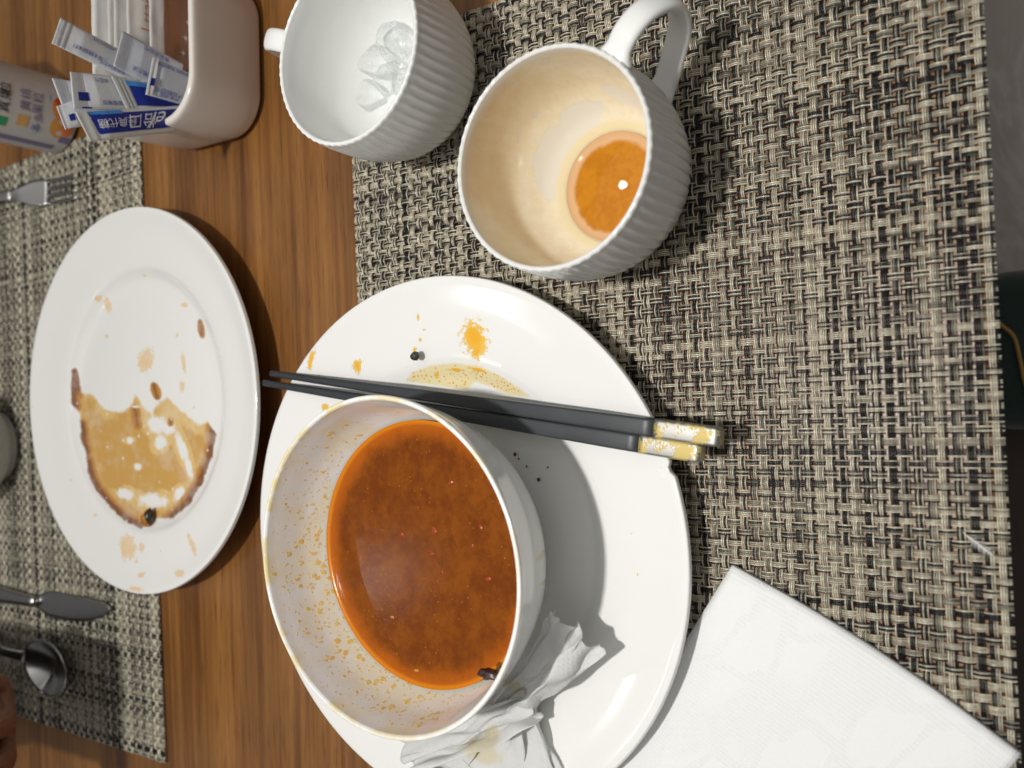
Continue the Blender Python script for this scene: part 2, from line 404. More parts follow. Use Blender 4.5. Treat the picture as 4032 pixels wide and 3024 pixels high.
# it stands half on the wood, half on the far mat
fp = lathe('plate_body', plate_profile(FR, .0885, .0182), 360, m_far_plate(), far)
Wc = coords(fp); Pp = pix(Wc); topm = np.array([1.0 if v.normal.z > .2 else 0.0 for v in fp.data.vertices])
def c3(p): return (p[0] * 1.025, 700 + p[1] * 1.025)
poly = [c3(p) for p in [(285, 740), (298, 800), (312, 830), (345, 826), (378, 850), (400, 888), (470, 896), (500, 880), (520, 832), (545, 870), (585, 905), (600, 870), (640, 845), (700, 895), (760, 945), (795, 938), (822, 990), (805, 1080), (770, 1170), (720, 1250), (660, 1300), (600, 1310), (540, 1340), (480, 1310), (410, 1240), (350, 1150), (335, 1050), (315, 1000), (318, 950), (300, 890), (280, 860)]]
s = -sdpoly(Pp, poly) / 34
for c, rx, ry, ro in [((600, 945), 42, 40, 0), ((650, 960), 30, 34, 0), ((700, 1040), 22, 75, -.35), ((725, 1110), 14, 60, -.3), ((590, 1240), 60, 36, .1), ((480, 1215), 46, 24, .2), ((690, 1215), 22, 34, .6), ((500, 1010), 18, 14, 0), ((615, 1020), 26, 34, .5), ((530, 1110), 16, 16, 0), ((520, 880), 24, 10, 0)]:
    b = blob(Pp, c3(c), rx, ry, ro); s = np.where(b > -.6, np.minimum(s, -b * .75 + .22), s)
for c, rx, ry, ro in [((600, 820), 20, 34, -.4), ((772, 580), 13, 38, -.15), ((655, 938), 14, 18, 0), ((288, 800), 14, 66, .05)]:
    s = np.maximum(s, blob(Pp, c3(c), rx, ry, ro) * 1.2)
lr = np.hypot(Wc[:, 0] - FARC.x, Wc[:, 1] - FARC.y)
deep = np.full(len(Pp), -1.0); rimd = np.clip(1 + sdpoly(Pp, poly) / 50, 0, 1) * (sdpoly(Pp, poly) < 14)
for path, w, edge in [([(335, 1100), (372, 1195), (420, 1255), (530, 1330)], 62, 1), ([(822, 985), (800, 1080), (765, 1165), (670, 1295)], 66, 1), ([(288, 745), (292, 870)], 40, 1), ([(318, 950), (332, 1050)], 34, 1),
                      ([(768, 550), (776, 605)], 24, 0), ([(590, 795), (605, 850)], 22, 0), ([(655, 930), (656, 945)], 16, 0), ([(520, 890), (528, 950)], 26, 0)]:
    Q = np.array([c3(p) for p in path])
    for a, b in zip(Q, Q[1:]):
        e = b - a; tt = np.clip(((Pp - a) @ e) / (e @ e), 0, 1); d = np.linalg.norm(Pp - a - tt[:, None] * e, axis=1); k = np.clip(1.15 - d / w, 0, 1)
        deep = np.maximum(deep, k * rimd * 1.1 if edge else k * .8)
fl = np.full(len(Pp), -1.0)
for c, rx, ry, ro in [((560, 700), 44, 66, .3), ((705, 710), 12, 60, -.1), ((700, 800), 14, 34, 0), ((415, 490), 18, 44, -.2), ((380, 465), 22, 20, 0), ((410, 608), 9, 16, 0), ((708, 488), 20, 14, 0), ((490, 1420), 44, 70, 0), ((545, 1420), 16, 30, 0), ((525, 1470), 12, 14, 0), ((740, 1415), 14, 50, -.3), ((725, 1380), 14, 16, 0), ((543, 1525), 22, 16, -.3), ((690, 1518), 26, 22, 0), ((615, 1430), 8, 8, 0), ((520, 1580), 50, 12, .1), ((680, 605), 8, 14, 0), ((555, 376), 10, 8, 0), ((365, 1297), 12, 10, 0), ((272, 1160), 9, 8, 0), ((125, 880), 6, 8, 0), ((745, 882), 9, 7, 0)]:
    fl = np.maximum(fl, blob(Pp, c3(c), rx, ry, ro))
attr(fp, 'sauce', np.where(topm > 0, s, -2)); attr(fp, 'deep', np.where(topm > 0, deep, -1)); attr(fp, 'fleck', np.where(topm > 0, fl, -1))

# ------------------------------------------------------------------ soup bowl
BOWC = Vector((-.0776, .2491, .0026 + .0056))
RB, HB = .0739, .0678                                   # rim radius, height above the plate's well
def m_bowl():
    t = NT('bowl_with_splashes'); o = t.obj(); inn = t.attr('inside'); den = t.attr('splash'); rim = t.attr('rim'); outs = t.attr('drip')
    sp = t.n('SeparateXYZ', Vector=o)
    nz = t.noise(o, 60, 3, .55); nf = t.noise(o, 240, 3, .6); ns = t.noise(t.mapping(o, (1, 1, .6)), 330, 3, .6)
    ang = t.mapping(o, (1, 1, .55))
    wv = t.n('VectorMath', _operation='ADD'); t.set(wv.inputs[0], ang)
    nc = t.n('TexNoise', Vector=o, Scale=260.0, Detail=2.0); sc = t.n('VectorMath', _operation='SCALE'); t.set(sc.inputs[0], nc.outputs['Color']); sc.inputs['Scale'].default_value = .0026; t.set(wv.inputs[1], sc.outputs[0])
    v1 = t.n('TexVoronoi', Vector=wv.outputs[0], Scale=260.0).outputs['Distance']
    v2 = t.n('TexVoronoi', Vector=wv.outputs[0], Scale=520.0).outputs['Distance']
    d1 = t.step(t.math('SUBTRACT', t.math('MINIMUM', t.math('MULTIPLY', t.math('ADD', den, t.math('MULTIPLY', t.math('SUBTRACT', nz, .5), 1.9)), .36), .34), v1), -.03, .09)
    d2 = t.step(t.math('SUBTRACT', t.math('MINIMUM', t.math('MULTIPLY', t.math('ADD', den, t.math('MULTIPLY', t.math('SUBTRACT', nf, .5), 1.6)), .36), .32), v2), -.03, .08)
    wash = t.math('MULTIPLY', t.math('MULTIPLY', t.step(t.math('ADD', t.math('MULTIPLY', den, .30), nz), .54, .80), inn), .45)
    col = t.mix(wash, (.86, .86, .845), (.84, .70, .36))
    d = t.math('MULTIPLY', t.math('MAXIMUM', d1, t.math('MULTIPLY', d2, .8)), inn)
    col = t.mix(t.math('MULTIPLY', d, .85), col, t.mix(t.step(nf, .4, .62), (.88, .66, .18), (.84, .48, .035)))
    rs = t.math('MULTIPLY', t.math('MULTIPLY', t.step(t.math('ADD', nz, t.math('MULTIPLY', nf, .4)), .62, .84), rim), .8)
    col = t.mix(rs, col, (.78, .63, .22))
    os = t.math('MULTIPLY', t.step(t.math('ADD', outs, t.math('MULTIPLY', t.math('SUBTRACT', nf, .5), .5)), .1, .5), .55)
    col = t.mix(os, col, (.72, .60, .28))
    t.p(Base__Color=col, Roughness=.09, Normal=t.bump(d, .35, .0004)); return t.m
bowl = empty('soup_bowl', BOWC); tag(bowl, 'white porcelain soup bowl of reddish brown broth with splashed walls', 'bowl')
outp = spline([(.0270, .0012), (.0300, .0), (.0335, .0006), (.0345, .0045), (.0480, .0135), (.0610, .0285), (.0685, .0455), (.0722, .0600), (.0737, .0660), (RB, .0672)], 6)
rimp = spline([(RB, .0672), (.0736, .0682), (.0724, .0684), (.0716, .0676)], 4)[1:]
innp = spline([(.0716, .0676), (.0702, .0610), (.0664, .0460), (.0590, .0310), (.0460, .0180), (.0290, .0092), (0, .0072)], 14)[1:]
prof = [(0, .0030), (.0240, .0030)] + outp + rimp + innp
bb = lathe('bowl_body', prof, 320, m_bowl(), bowl)
nin = len([1]) + 320 * (len(prof) - 1 - len(innp)); nv = len(bb.data.vertices)
ins = np.zeros(nv); ins[nin:] = 1
Wc = coords(bb); Pp = pix(Wc); lz = Wc[:, 2] - BOWC.z; la = np.arctan2(Wc[:, 1] - BOWC.y, Wc[:, 0] - BOWC.x)
# dense at the far side, thin towards the cup side; splashes sit above the broth
den = np.interp(lz, [.030, .036, .040, .052, .061, .067], [.0, .35, .95, .80, .55, .3])
den *= np.interp(np.cos(la - math.radians(125)), [-1, -.2, .3, 1], [.25, .35, .85, 1.0])
attr(bb, 'inside', ins); attr(bb, 'splash', np.where(ins > 0, den, -1))
rimv = np.exp(-((lz - .0678) / .0016) ** 2) * np.interp(np.cos(la - math.radians(70)), [-1, 0, 1], [.25, .8, 1.0]); attr(bb, 'rim', rimv)
dr = np.full(nv, -1.0)
for c, rx, ry, ro in [((2140, 2180), 60, 16, .75), ((2145, 2290), 50, 10, .6), ((1790, 1650), 60, 22, .7)]: dr = np.maximum(dr, blob(Pp, c, rx, ry, -ro))
attr(bb, 'drip', np.where(ins > 0, -1, dr))
def m_soup():
    t = NT('chili_broth'); o = t.obj(); sp = t.n('SeparateXYZ', Vector=o)
    r = t.n('VectorMath', _operation='LENGTH'); t.set(r.inputs[0], t.mapping(o, (1, 1, 0))); r = r.outputs['Value']
    a = t.noise(o, 55, 5, .7); b = t.noise(o, 190, 4, .65); c = t.noise(o, 900, 2, .5)
    rr = t.math('ADD', r, t.math('MULTIPLY', t.math('SUBTRACT', a, .5), .010))
    deep = t.mix(t.step(t.math('ADD', t.math('MULTIPLY', a, .6), t.math('MULTIPLY', b, .4)), .38, .62), (.135, .031, .0020), (.205, .054, .0028))
    col = t.mix(t.step(rr, .049, .0625), deep, (.40, .092, .003))
    col = t.mix(t.step(r, .0592, .0612), col, (.62, .20, .006))
    fl = t.n('TexVoronoi', Vector=o, Scale=330.0); f = t.math('MULTIPLY', t.step(fl.outputs['Distance'], .16, .08), t.step(t.noise(o, 70, 2), .47, .60))
    col = t.mix(t.math('MULTIPLY', f, .5), col, (.50, .19, .015))
    fs = t.n('TexVoronoi', Vector=o, Scale=620.0).outputs['Distance']; col = t.mix(t.math('MULTIPLY', t.step(fs, .16, .09), .45), col, (.06, .014, .001))
    bub = t.n('TexVoronoi', Vector=o, Scale=560.0).outputs['Distance']
    h = t.math('ADD', t.math('MULTIPLY', b, .7), t.math('MULTIPLY', t.step(bub, .25, .05), .9))
    t.p(Base__Color=col, Roughness=t.mixf(b, .10, .19), IOR=1.31, Normal=t.bump(t.math('ADD', h, t.math('MULTIPLY', c, .3)), .20, .0006)); return t.m
SZ = .0372
pr = [(0, SZ)] + [(.0612 * k / 60, SZ) for k in range(1, 59)] + [(.0603, SZ + .0001), (.0610, SZ + .0004), (.0618, SZ + .0010)]
soup = lathe('broth', pr, 160, m_soup(), bowl); soup.data.flip_normals()
tag(soup, 'oily reddish brown chili broth'); 

# ------------------------------------------------------------------ fluted cups
def m_cup_coffee():
    t = NT('cup_with_coffee_residue'); o = t.obj(); inn = t.attr('inside'); cl = t.attr('clean'); ring = t.attr('ring'); rimk = t.attr('edge')
    n1 = t.noise(o, 140, 4, .65); n2 = t.noise(o, 480, 3, .6); st = t.noise(t.mapping(o, (1, 1, .22)), 300, 3, .6)
    film = t.math('MULTIPLY', inn, t.math('SUBTRACT', 1.0, t.step(t.math('ADD', cl, t.math('MULTIPLY', t.math('SUBTRACT', t.math('ADD', t.math('MULTIPLY', n1, .6), t.math('MULTIPLY', st, .5)), .55), 1.5)), .0, .14)))
    film = t.math('MULTIPLY', film, t.math('SUBTRACT', 1.0, t.step(t.math('ADD', rimk, t.math('MULTIPLY', t.math('SUBTRACT', n1, .5), .5)), .35, .6)))
    tone = t.mix(t.step(t.math('ADD', t.math('MULTIPLY', n1, .5), t.math('MULTIPLY', st, .5)), .38, .64), (.83, .74, .54), (.88, .81, .64))
    tone = t.mix(t.math('MULTIPLY', t.step(st, .60, .68), .5), tone, (.82, .74, .56))
    col = t.mix(t.math('MULTIPLY', film, .92), t.mix(inn, WHITE, (.79, .755, .68)), tone)
    col = t.mix(t.math('MULTIPLY', t.step(ring, .1, .8), inn), col, (.82, .71, .46))
    t.p(Base__Color=col, Roughness=.11, Normal=t.bump(t.math('ADD', film, t.math('MULTIPLY', n2, .15)), .25, .0002)); return t.m
def make_cup(name, loc, R, Hh, matl, han, label, seed, cat='cup'):
    root = empty(name, loc); tag(root, label, cat, 'fluted white cups')
    k = R / .0434; z = Hh / .068
    o1 = spline([(.0175, .0016), (.0195, 0), (.0225, .0002), (.0238, .0030), (.0300, .0075), (.0380, .0165), (.0425, .0290), (.0442, .0420), (.0441, .0550), (.0436, .0650)], 6)
    o1 += spline([(.0436, .0650), (.0434, .0674), (.0424, .0682), (.0414, .0676)], 5)[1:]
    nout = len(o1)
    i1 = spline([(.0414, .0676), (.0412, .0640), (.0415, .0560), (.0414, .0420), (.0392, .0290), (.0330, .0165), (.0258, .0092), (.0215, .0062), (.0120, .0046), (0, .0044)], 12)[1:]
    prof = [(0, .0022), (.016, .0022)] + o1 + i1
    prof = [(r * k, zz * z) for r, zz in prof]; NF = 62; no = 2 + nout
    def rm(r, zz, a, i):
        if i < 2 or i >= no - 3: return r
        u = zz / Hh
        w = min(1, max(0, (u - .16) / .22)) * (1 if u < .88 else max(.38, 1 - (u - .88) / .12))
        return r + .00040 * w * (math.cos(NF * a) + .2 * math.cos(2 * NF * a)) + .00010 * noise.noise((r * math.cos(a) * 330 + seed, r * math.sin(a) * 330, zz * 330)) * (1 - w * .6)
    c = lathe('cup_body', prof, NF * 10, matl, root, rmod=rm)
    nvo = 1 + NF * 10 * (no - 1)
    return root, c, nvo
def handle(root, ang, mat, k=1.0, zt=.0605, zb=.0165, out=.0680):
    d = Vector((math.cos(ang), math.sin(ang), 0))
    pts = [(.0430, zt - .0022), (.047, zt - .0004), (.0535, zt + .0008), (.0620, zt - .0022), (out - .0015, zt - .0105), (out, zt - .0200), (out - .0045, zt - .0300), (out - .014, zt - .0375), (.0480, zb + .0035), (.0388, zb + .001)]
    path = [d * p[0] * k + Vector((0, 0, p[1])) for p in spline(pts, 7)]; side = Vector((-d.y, d.x, 0))
    n = len(path); verts = []; faces = []; m = 20
    for i, p in enumerate(path):
        t = (path[min(i + 1, n - 1)] - path[max(i - 1, 0)]).normalized(); u = t.cross(side).normalized(); f = i / (n - 1)
        fl = 1 + .45 * max(0, 1 - f / .12) + .35 * max(0, (f - .9) / .1)
        for a, b in ell(.0055 * fl, .0025 * fl, m, .80): verts.append(p + side * a + u * b)
    for i in range(n - 1):
        for q in range(m):
            q2 = (q + 1) % m; faces.append((i * m + q, i * m + q2, (i + 1) * m + q2, (i + 1) * m + q))
    faces += [tuple(range(m - 1, -1, -1)), tuple((n - 1) * m + q for q in range(m))]
    return mesh('handle', verts, faces, mat, root)
CUPC = Vector((.0865, .1653, .0023))
cup, cb, nvo = make_cup('coffee_cup', CUPC, .0434, .0660, m_cup_coffee(), 0, 'fluted white cup with dried milky film and leftover coffee', 3.1)
handle(cup, math.radians(-39), CER, zt=.0628, out=.0705)
Wc = coords(cb); Pp = pix(Wc); n = len(Wc); ins = np.zeros(n); ins[nvo:] = 1; lz = Wc[:, 2] - CUPC.z
def c2(p): return (1000 + p[0] * .859, p[1] * .859)
def c7(p): return (1700 + p[0] * .5726, 150 + p[1] * .5726)
clean = np.full(n, -1.0)
for pg, w in [([(870, 520), (930, 470), (1060, 425), (1180, 440), (1200, 500), (1140, 560), (1215, 610), (1110, 640), (1180, 670), (1100, 700), (1080, 780), (1020, 860), (960, 940), (930, 1020), (880, 1010), (870, 1120), (800, 1130), (740, 1060), (690, 900), (700, 790), (750, 700), (780, 620), (880, 600)], 40),
              ([(1155, 315), (1220, 310), (1330, 345), (1400, 380), (1440, 500), (1330, 460), (1240, 410), (1190, 375)], 30),
              ([(540, 300), (620, 280), (600, 310), (530, 335)], 20), ([(740, 170), (820, 160), (810, 185), (750, 190)], 16), ([(700, 510), (740, 490), (730, 560), (695, 550)], 16), ([(590, 660), (615, 650), (610, 720), (590, 720)], 12)]:
    clean = np.maximum(clean, np.clip(-sdpoly(Pp, [c7(p) for p in pg]) / w, -1, 1))
attr(cb, 'inside', ins); attr(cb, 'clean', clean)
attr(cb, 'ring', np.clip(1 - np.abs(lz - .0092) / .0030, -1, 1)); attr(cb, 'edge', np.clip((lz - .0575) / .0085, 0, 1))
def m_coffee():
    t = NT('leftover_coffee'); o = t.obj(); r = t.n('VectorMath', _operation='LENGTH'); t.set(r.inputs[0], t.mapping(o, (1, 1, 0)))
    a = t.noise(o, 110, 4, .6); b = t.noise(o, 420, 3)
    col = t.mix(t.step(t.math('ADD', t.math('MULTIPLY', a, .7), t.math('MULTIPLY', b, .3)), .36, .64), (.43, .155, .010), (.50, .195, .013))
    col = t.mix(t.step(t.math('ADD', r.outputs['Value'], t.math('MULTIPLY', t.math('SUBTRACT', a, .5), .004)), .0190, .0215), col, (.62, .38, .20))
    t.p(Base__Color=col, Roughness=.012, IOR=1.36, Normal=t.bump(t.noise(o, 60, 2), .02, .001)); return t.m
CZ = .0076
coffee = lathe('coffee', [(0, CZ)] + [(.0233 * k / 14, CZ) for k in range(1, 14)] + [(.0231, CZ + .0002), (.0242, CZ + .0010)], 96, m_coffee(), cup); coffee.data.flip_normals()
tag(coffee, 'thin layer of amber coffee')

C2C = Vector((.1536 - .0005, .2709 + .001, .0023))
cup2, cb2, _ = make_cup('water_cup', C2C, .0430, .0660, CER, 0, 'fluted white cup holding ice beside the sugar caddy', 9.7)
handle(cup2, math.radians(70), CER)
def m_clear(name, tint, rough=.02, ior=1.31, cloud=.35):
    t = NT(name); o = t.obj(); nrm = t.bump(t.noise(o, 160, 3), .35, .002)
    tr = t.n('BsdfTransparent', Color=tint); gl = t.n('BsdfGlossy', Color=(1, 1, 1), Roughness=rough, Normal=nrm); fr = t.n('Fresnel', IOR=ior, Normal=nrm)
    df = t.n('BsdfTranslucent', Color=(.9, .92, .92)); mx = t.n('MixShader', Fac=t.math('MULTIPLY', t.step(t.noise(o, 120, 3), .40, .70), cloud)); t.t.links.new(tr.outputs[0], mx.inputs[1]); t.t.links.new(df.outputs[0], mx.inputs[2])
    ms = t.n('MixShader', Fac=t.math('MULTIPLY', fr.outputs[0], .55)); t.t.links.new(mx.outputs[0], ms.inputs[1]); t.t.links.new(gl.outputs[0], ms.inputs[2]); t.t.links.new(ms.outputs[0], t.out.inputs[0]); return t.m
ICE = m_clear('melting_ice', (.965, .975, .975), .05, 1.31)
wat = lathe('water', [(0, .013)] + [(.0312 * k / 10, .013) for k in range(1, 11)] + [(.0322, .0136)], 80, m_clear('still_water', (.985, .99, .99), .01, 1.33, 0.0), cup2); wat.data.flip_normals()
rng = random.Random(5)
for (px, py, zz, s, rz) in [(1400, 320, .0145, .0125, .3), (1475, 245, .0165, .0135, 1.1), (1450, 375, .0150, .0120, .7), (1550, 170, .0210, .0140, .5), (1540, 310, .0190, .0125, 1.5)]:
    c = G(px, py, zz + .002); bm = bmesh.new(); bmesh.ops.create_cube(bm, size=1)
    bmesh.ops.bevel(bm, geom=list(bm.edges), offset=.3, segments=4, profile=.5, affect='EDGES')
    bmesh.ops.subdivide_edges(bm, edges=list(bm.edges), cuts=1, use_grid_fill=True)
    Rm = Matrix.Rotation(rz, 3, 'Z') @ Matrix.Rotation(rng.uniform(-.5, .5), 3, 'X') @ Matrix.Rotation(rng.uniform(-.5, .5), 3, 'Y')
    for v in bm.verts:
        v.co = v.co * (1 + .16 * noise.noise(v.co * 2.3 + Vector((px, py, 0)))); v.co = Rm @ Vector((v.co.x * s * 1.35, v.co.y * s * 1.1, v.co.z * s))
    ic = from_bm('ice_cube', bm, ICE, None, True, c); tag(ic, 'clear melting ice cube in the fluted white cup', 'ice cube', 'ice cubes in the cup')

# ------------------------------------------------------------------ chopsticks
def m_black_stick():
    t = NT('worn_black_melamine'); o = t.obj(); a = t.noise(o, 40, 4, .6); b = t.noise(t.mapping(o, (1, 1, 1)), 700, 2)
    t.p(Base__Color=t.mix(a, (.020, .023, .027), (.045, .050, .056)), Roughness=t.mixf(a, .34, .5), Normal=t.bump(b, .12, .0003)); return t.m
def m_gilt(thr):
    t = NT('worn_gilt_cap'); o = t.obj(); a = t.noise(o, 190, 4, .65); b = t.noise(o, 900, 2)
    g = t.step(t.math('ADD', t.math('MULTIPLY', a, .8), t.math('MULTIPLY', b, .2)), thr - .02, thr + .02)
    t.p(Base__Color=t.mix(g, (.34, .33, .31), (.50, .385, .13)), Metallic=t.mixf(g, .85, .35), Roughness=t.mixf(g, .42, .55), Normal=t.bump(g, .2, .0002)); return t.m
BLK = m_black_stick()
def chopstick(pa, pb, label, thr, cap_len):
    a, b = Vector(pa), Vector(pb); root = empty('chopstick', b); tag(root, label, 'chopstick', 'pair of chopsticks')
    L = (b - a).length; d = (b - a).normalized(); ls = L - cap_len
    def sect(f):
        w = .0018 + (.0038 - .0018) * min(1, f / .85); p = .95 if f < .12 else max(.28, .95 - (f - .12) * 1.8)
        return ell(w, w * .92, 24, p)
    n = 46; path = [a - b + d * ls * (k / n) for k in range(n + 1)]
    def s1(i, t):
        q = sect(ls * t / L)
        if i == 0: q = [(x * .55, y * .55) for x, y in q]
        return q
    path[0] = path[0] + d * 0.0; path.insert(1, path[0] + d * .0008)
    sweep('shaft', path, s1, BLK, root)
    m = 14; cp = [d * (ls + cap_len * k / m) + (a - b) for k in range(m + 1)]
    def s2(i, t):
        q = ell(.00388, .0036, 24, .28); f = 1.0 if t < .93 else (1 - .18 * ((t - .93) / .07) ** 2)
        return [(x * f, y * f) for x, y in q]
    sweep('end_cap', cp, s2, m_gilt(thr), root)
ZT = .0212
A1 = G(1066, 1470, ZT + .0022); B1 = G(2842, 1722, ZT + .0040); A2 = G(1038, 1507, ZT + .0022); B2 = G(2768, 1785, ZT + .0040)
chopstick(A1, B1, 'black chopstick with mostly silver worn cap, the one farther from the bowl', .53, .0275)
chopstick(A2, B2, 'black chopstick with mostly gold cap, the one touching the bowl side', .50, .0265)

# ------------------------------------------------------------------ paper: folded napkin and crumpled tissue
def m_paper(name, dots=True, stain=False, thin=.10):
    t = NT(name); o = t.obj(); uv = t.n('UVMap').outputs[0]
    nz = t.noise(o, 700, 3); h = t.math('MULTIPLY', nz, .12)
    if dots:
        q = t.mapping(uv, (560, 560, 0)); fr = t.n('VectorMath', _operation='FRACTION'); t.set(fr.inputs[0], q)
        sb = t.n('VectorMath', _operation='SUBTRACT'); t.set(sb.inputs[0], fr.outputs[0]); sb.inputs[1].default_value = (.5, .5, 0)
        ln = t.n('VectorMath', _operation='LENGTH'); t.set(ln.inputs[0], sb.outputs[0]); dot = t.step(ln.outputs['Value'], .36, .16)
        # dots run in curved rows: keep only bands of a distorted grid
        u = t.n('SeparateXYZ', Vector=uv); nu = t.noise(uv, 26, 2)
        b1 = t.math('PINGPONG', t.math('ADD', t.math('MULTIPLY', u.outputs[0], 62), t.math('MULTIPLY', nu, 3.0)), 1.0)
        b2 = t.math('PINGPONG', t.math('ADD', t.math('MULTIPLY', u.outputs[1], 62), t.math('MULTIPLY', nu, -3.0)), 1.0)
        keep = t.math('MAXIMUM', t.step(b1, .78, .86), t.step(b2, .78, .86))
        reg = t.step(t.noise(uv, 15, 2), .46, .54)
        keep = t.math('MAXIMUM', keep, t.math('MULTIPLY', reg, .8))
        h = t.math('ADD', h, t.math('MULTIPLY', dot, keep))
    col = t.mix(nz, (.85, .85, .85), (.90, .90, .90))
    if stain:
        s = t.step(t.math('ADD', t.attr('stain'), t.math('MULTIPLY', t.math('SUBTRACT', t.noise(o, 160, 3), .5), .9)), .05, .5)
        col = t.mix(t.math('MULTIPLY', s, .55), col, (.78, .66, .36))
    t.p(Base__Color=col, Roughness=.92, Specular__IOR__Level=.15, Normal=t.bump(h, .42, .0005))
    tr = t.n('BsdfTranslucent', Color=(.90, .90, .88)); ms = t.n('MixShader', Fac=thin)
    t.t.links.new(t.b.outputs[0], ms.inputs[1]); t.t.links.new(tr.outputs[0], ms.inputs[2]); t.t.links.new(ms.outputs[0], t.out.inputs[0]); return t.m
def uvset(o, uvs):
    l = o.data.uv_layers.new(name='UVMap')
    for p in o.data.polygons:
        for li in p.loop_indices: l.data[li].uv = uvs[o.data.loops[li].vertex_index]
NAP = m_paper('embossed_napkin_paper')
napA = G(2884, 2224, .0045); napB = G(4022, 2968, .0045); napC = G(2684, 2549, .0045)
dC = (napC - napA).normalized(); napC = napA + dC * .135
nap = empty('folded_napkin', (napA.x, napA.y, .0023)); tag(nap, 'folded white embossed paper napkin tucked under the big plate', 'napkin')
def napkin_layer(z0, inset, puff, mat):
    N = 40; v = []; f = []; uvs = []
    for i in range(N + 1):
        for j in range(N + 1):
            u, w = i / N, j / N
            P = napA + (napB - napA) * u + dC * .135 * w
            # the long front edge bows a little, the corners are soft
            out = (napB - napA).normalized().cross(Vector((0, 0, 1))).normalized()
            P = P - out * 0 + (-dC) * (.0032 * math.sin(math.pi * u) * (1 - w)) * 1.0
            c = Vector((.5, .5, 0)); P = P + ((napA + (napB - napA) * .5 + dC * .0675) - P) * inset * (1 + .3 * noise.noise((u * 6, w * 6, z0 * 900)))
            e = min(u, 1 - u, w, 1 - w); h = 1 - math.exp(-e * 16)
            # flatter where the plate sits on it
            dpl = math.hypot(P.x - BIGC.x, P.y - BIGC.y); cap = 9 if dpl > BR else max(.0009, .0004 + .0085 * ((dpl - .085) / (BR - .085)))
            z = z0 + puff * h * (1 + .5 * noise.noise((u * 3.1, w * 2.7, 4.2))) + .00022 * noise.noise((u * 9, w * 9, z0 * 500))
            v.append((P.x - napA.x, P.y - napA.y, min(z, cap if cap < 9 else z))); uvs.append((u * .2, w * .135))
    for i in range(N):
        for j in range(N):
            q = i * (N + 1) + j; f.append((q, q + N + 1, q + N + 2, q + 1))
    o = mesh('napkin_layer', v, f, mat, nap); uvset(o, uvs); o.data.update()
    if sum(p.normal.z for p in o.data.polygons) < 0: o.data.flip_normals()
    return solidify(o, .00028, -1)
for k in range(5): napkin_layer(.0005 + .00062 * k, .004 * (4 - k) / 4 + .004 * (k % 2), .0004 + .0003 * k, NAP)

TIS = m_paper('used_tissue_paper', True, True, .45)
def ribbon(path, width, amp, folds, seed, side_tilt=0.0, nu=70, nv=64):
    """soft folded strip: path of world points, width(t), fold height amp(t), number of folds."""
    P = [Vector(q) for q in spline([tuple(q) for q in path], 12)]; n = len(P); V = []; bm = bmesh.new(); G_ = []
    for i in range(nu + 1):
        t = i / nu; k = t * (n - 1); a = int(min(k, n - 2)); c = P[a].lerp(P[a + 1], k - a)
        d = (P[min(a + 2, n - 1)] - P[max(a - 1, 0)]).normalized(); sd = Vector((d.y, -d.x, 0)).normalized(); up = sd.cross(d).normalized()
        if up.z < 0: up = -up
        row = []
        for j in range(nv + 1):
            v = j / nv * 2 - 1; w = width(t)
            ph = folds * math.pi * v + 2.4 * noise.noise((t * 2.1, v * 1.7, seed)) + seed
            f = math.sin(ph); f = math.copysign(abs(f) ** .7, f)
            x = w * (v * .9 + .10 * math.sin(ph * 2 + 1)) + .0034 * noise.noise((t * 4, v * 4, seed + 4)); z = amp(t) * f + .0042 * noise.noise((t * 3.2, v * 3.2, seed + 9))
            row.append(bm.verts.new(c + sd * x + up * z + d * .0025 * noise.noise((t * 3, v * 6, seed + 2))))
        G_.append(row)
    for i in range(nu):
        for j in range(nv): bm.faces.new((G_[i][j], G_[i + 1][j], G_[i + 1][j + 1], G_[i][j + 1]))
    return bm
tis = empty('crumpled_tissue', G(2100, 2800, .012)); tag(tis, 'crumpled stained paper tissue leaning against the soup bowl', 'tissue')
def finish_tissue(bm, name):
    for v in bm.verts:
        v.co += Vector((noise.noise(v.co * 90), noise.noise(v.co * 90 + Vector((7, 0, 0))), noise.noise(v.co * 110 + Vector((0, 9, 0))))) * .0004
        # stay above plate
        dp = math.hypot(v.co.x - BIGC.x, v.co.y - BIGC.y)
        zmin = .0026 + (np.interp(dp, [0, .08, .089, BR], [.0058, .0070, .0116, .0192])) + .0004
        v.co.z = max(v.co.z, zmin)
        # and outside the bowl
        db = math.hypot(v.co.x - BOWC.x, v.co.y - BOWC.y); rb = float(np.interp(v.co.z - BOWC.z, [0, .0045, .0135, .0285, .0455, .066], [.035, .036, .050, .063, .0705, .0755]))
        if db < rb and v.co.z - BOWC.z < .07:
            k = rb / db; v.co.x = BOWC.x + (v.co.x - BOWC.x) * k; v.co.y = BOWC.y + (v.co.y - BOWC.y) * k
    L = tis.location
    P = np.array([v.co for v in bm.verts]); pp_ = pix(P)
    uvs = [(v.co.x * .9 + v.co.z * .5, v.co.y * .9 + v.co.z * .3) for v in bm.verts]
    st = np.maximum.reduce([blob(pp_, (1900, 2960), 110, 60, .4), blob(pp_, (1935, 2900), 40, 60, .2), blob(pp_, (2020, 2700), 60, 30, .3)])
    for v in bm.verts: v.co -= L
    o = from_bm(name, bm, TIS, tis, True); uvset(o, uvs); attr(o, 'stain', st); solidify(o, .00022, 0)
    return o
# the part fanned out over the plate, pleats running from the twisted waist
fan = [G(2060, 2770, .020), G(2040, 2900, .017), G(2030, 3060, .016), G(2020, 3200, .018)]
finish_tissue(ribbon(fan, lambda t: .010 + .038 * t ** .8, lambda t: .0034 - .0012 * t, 2.6, 1.7), 'tissue_sheet')
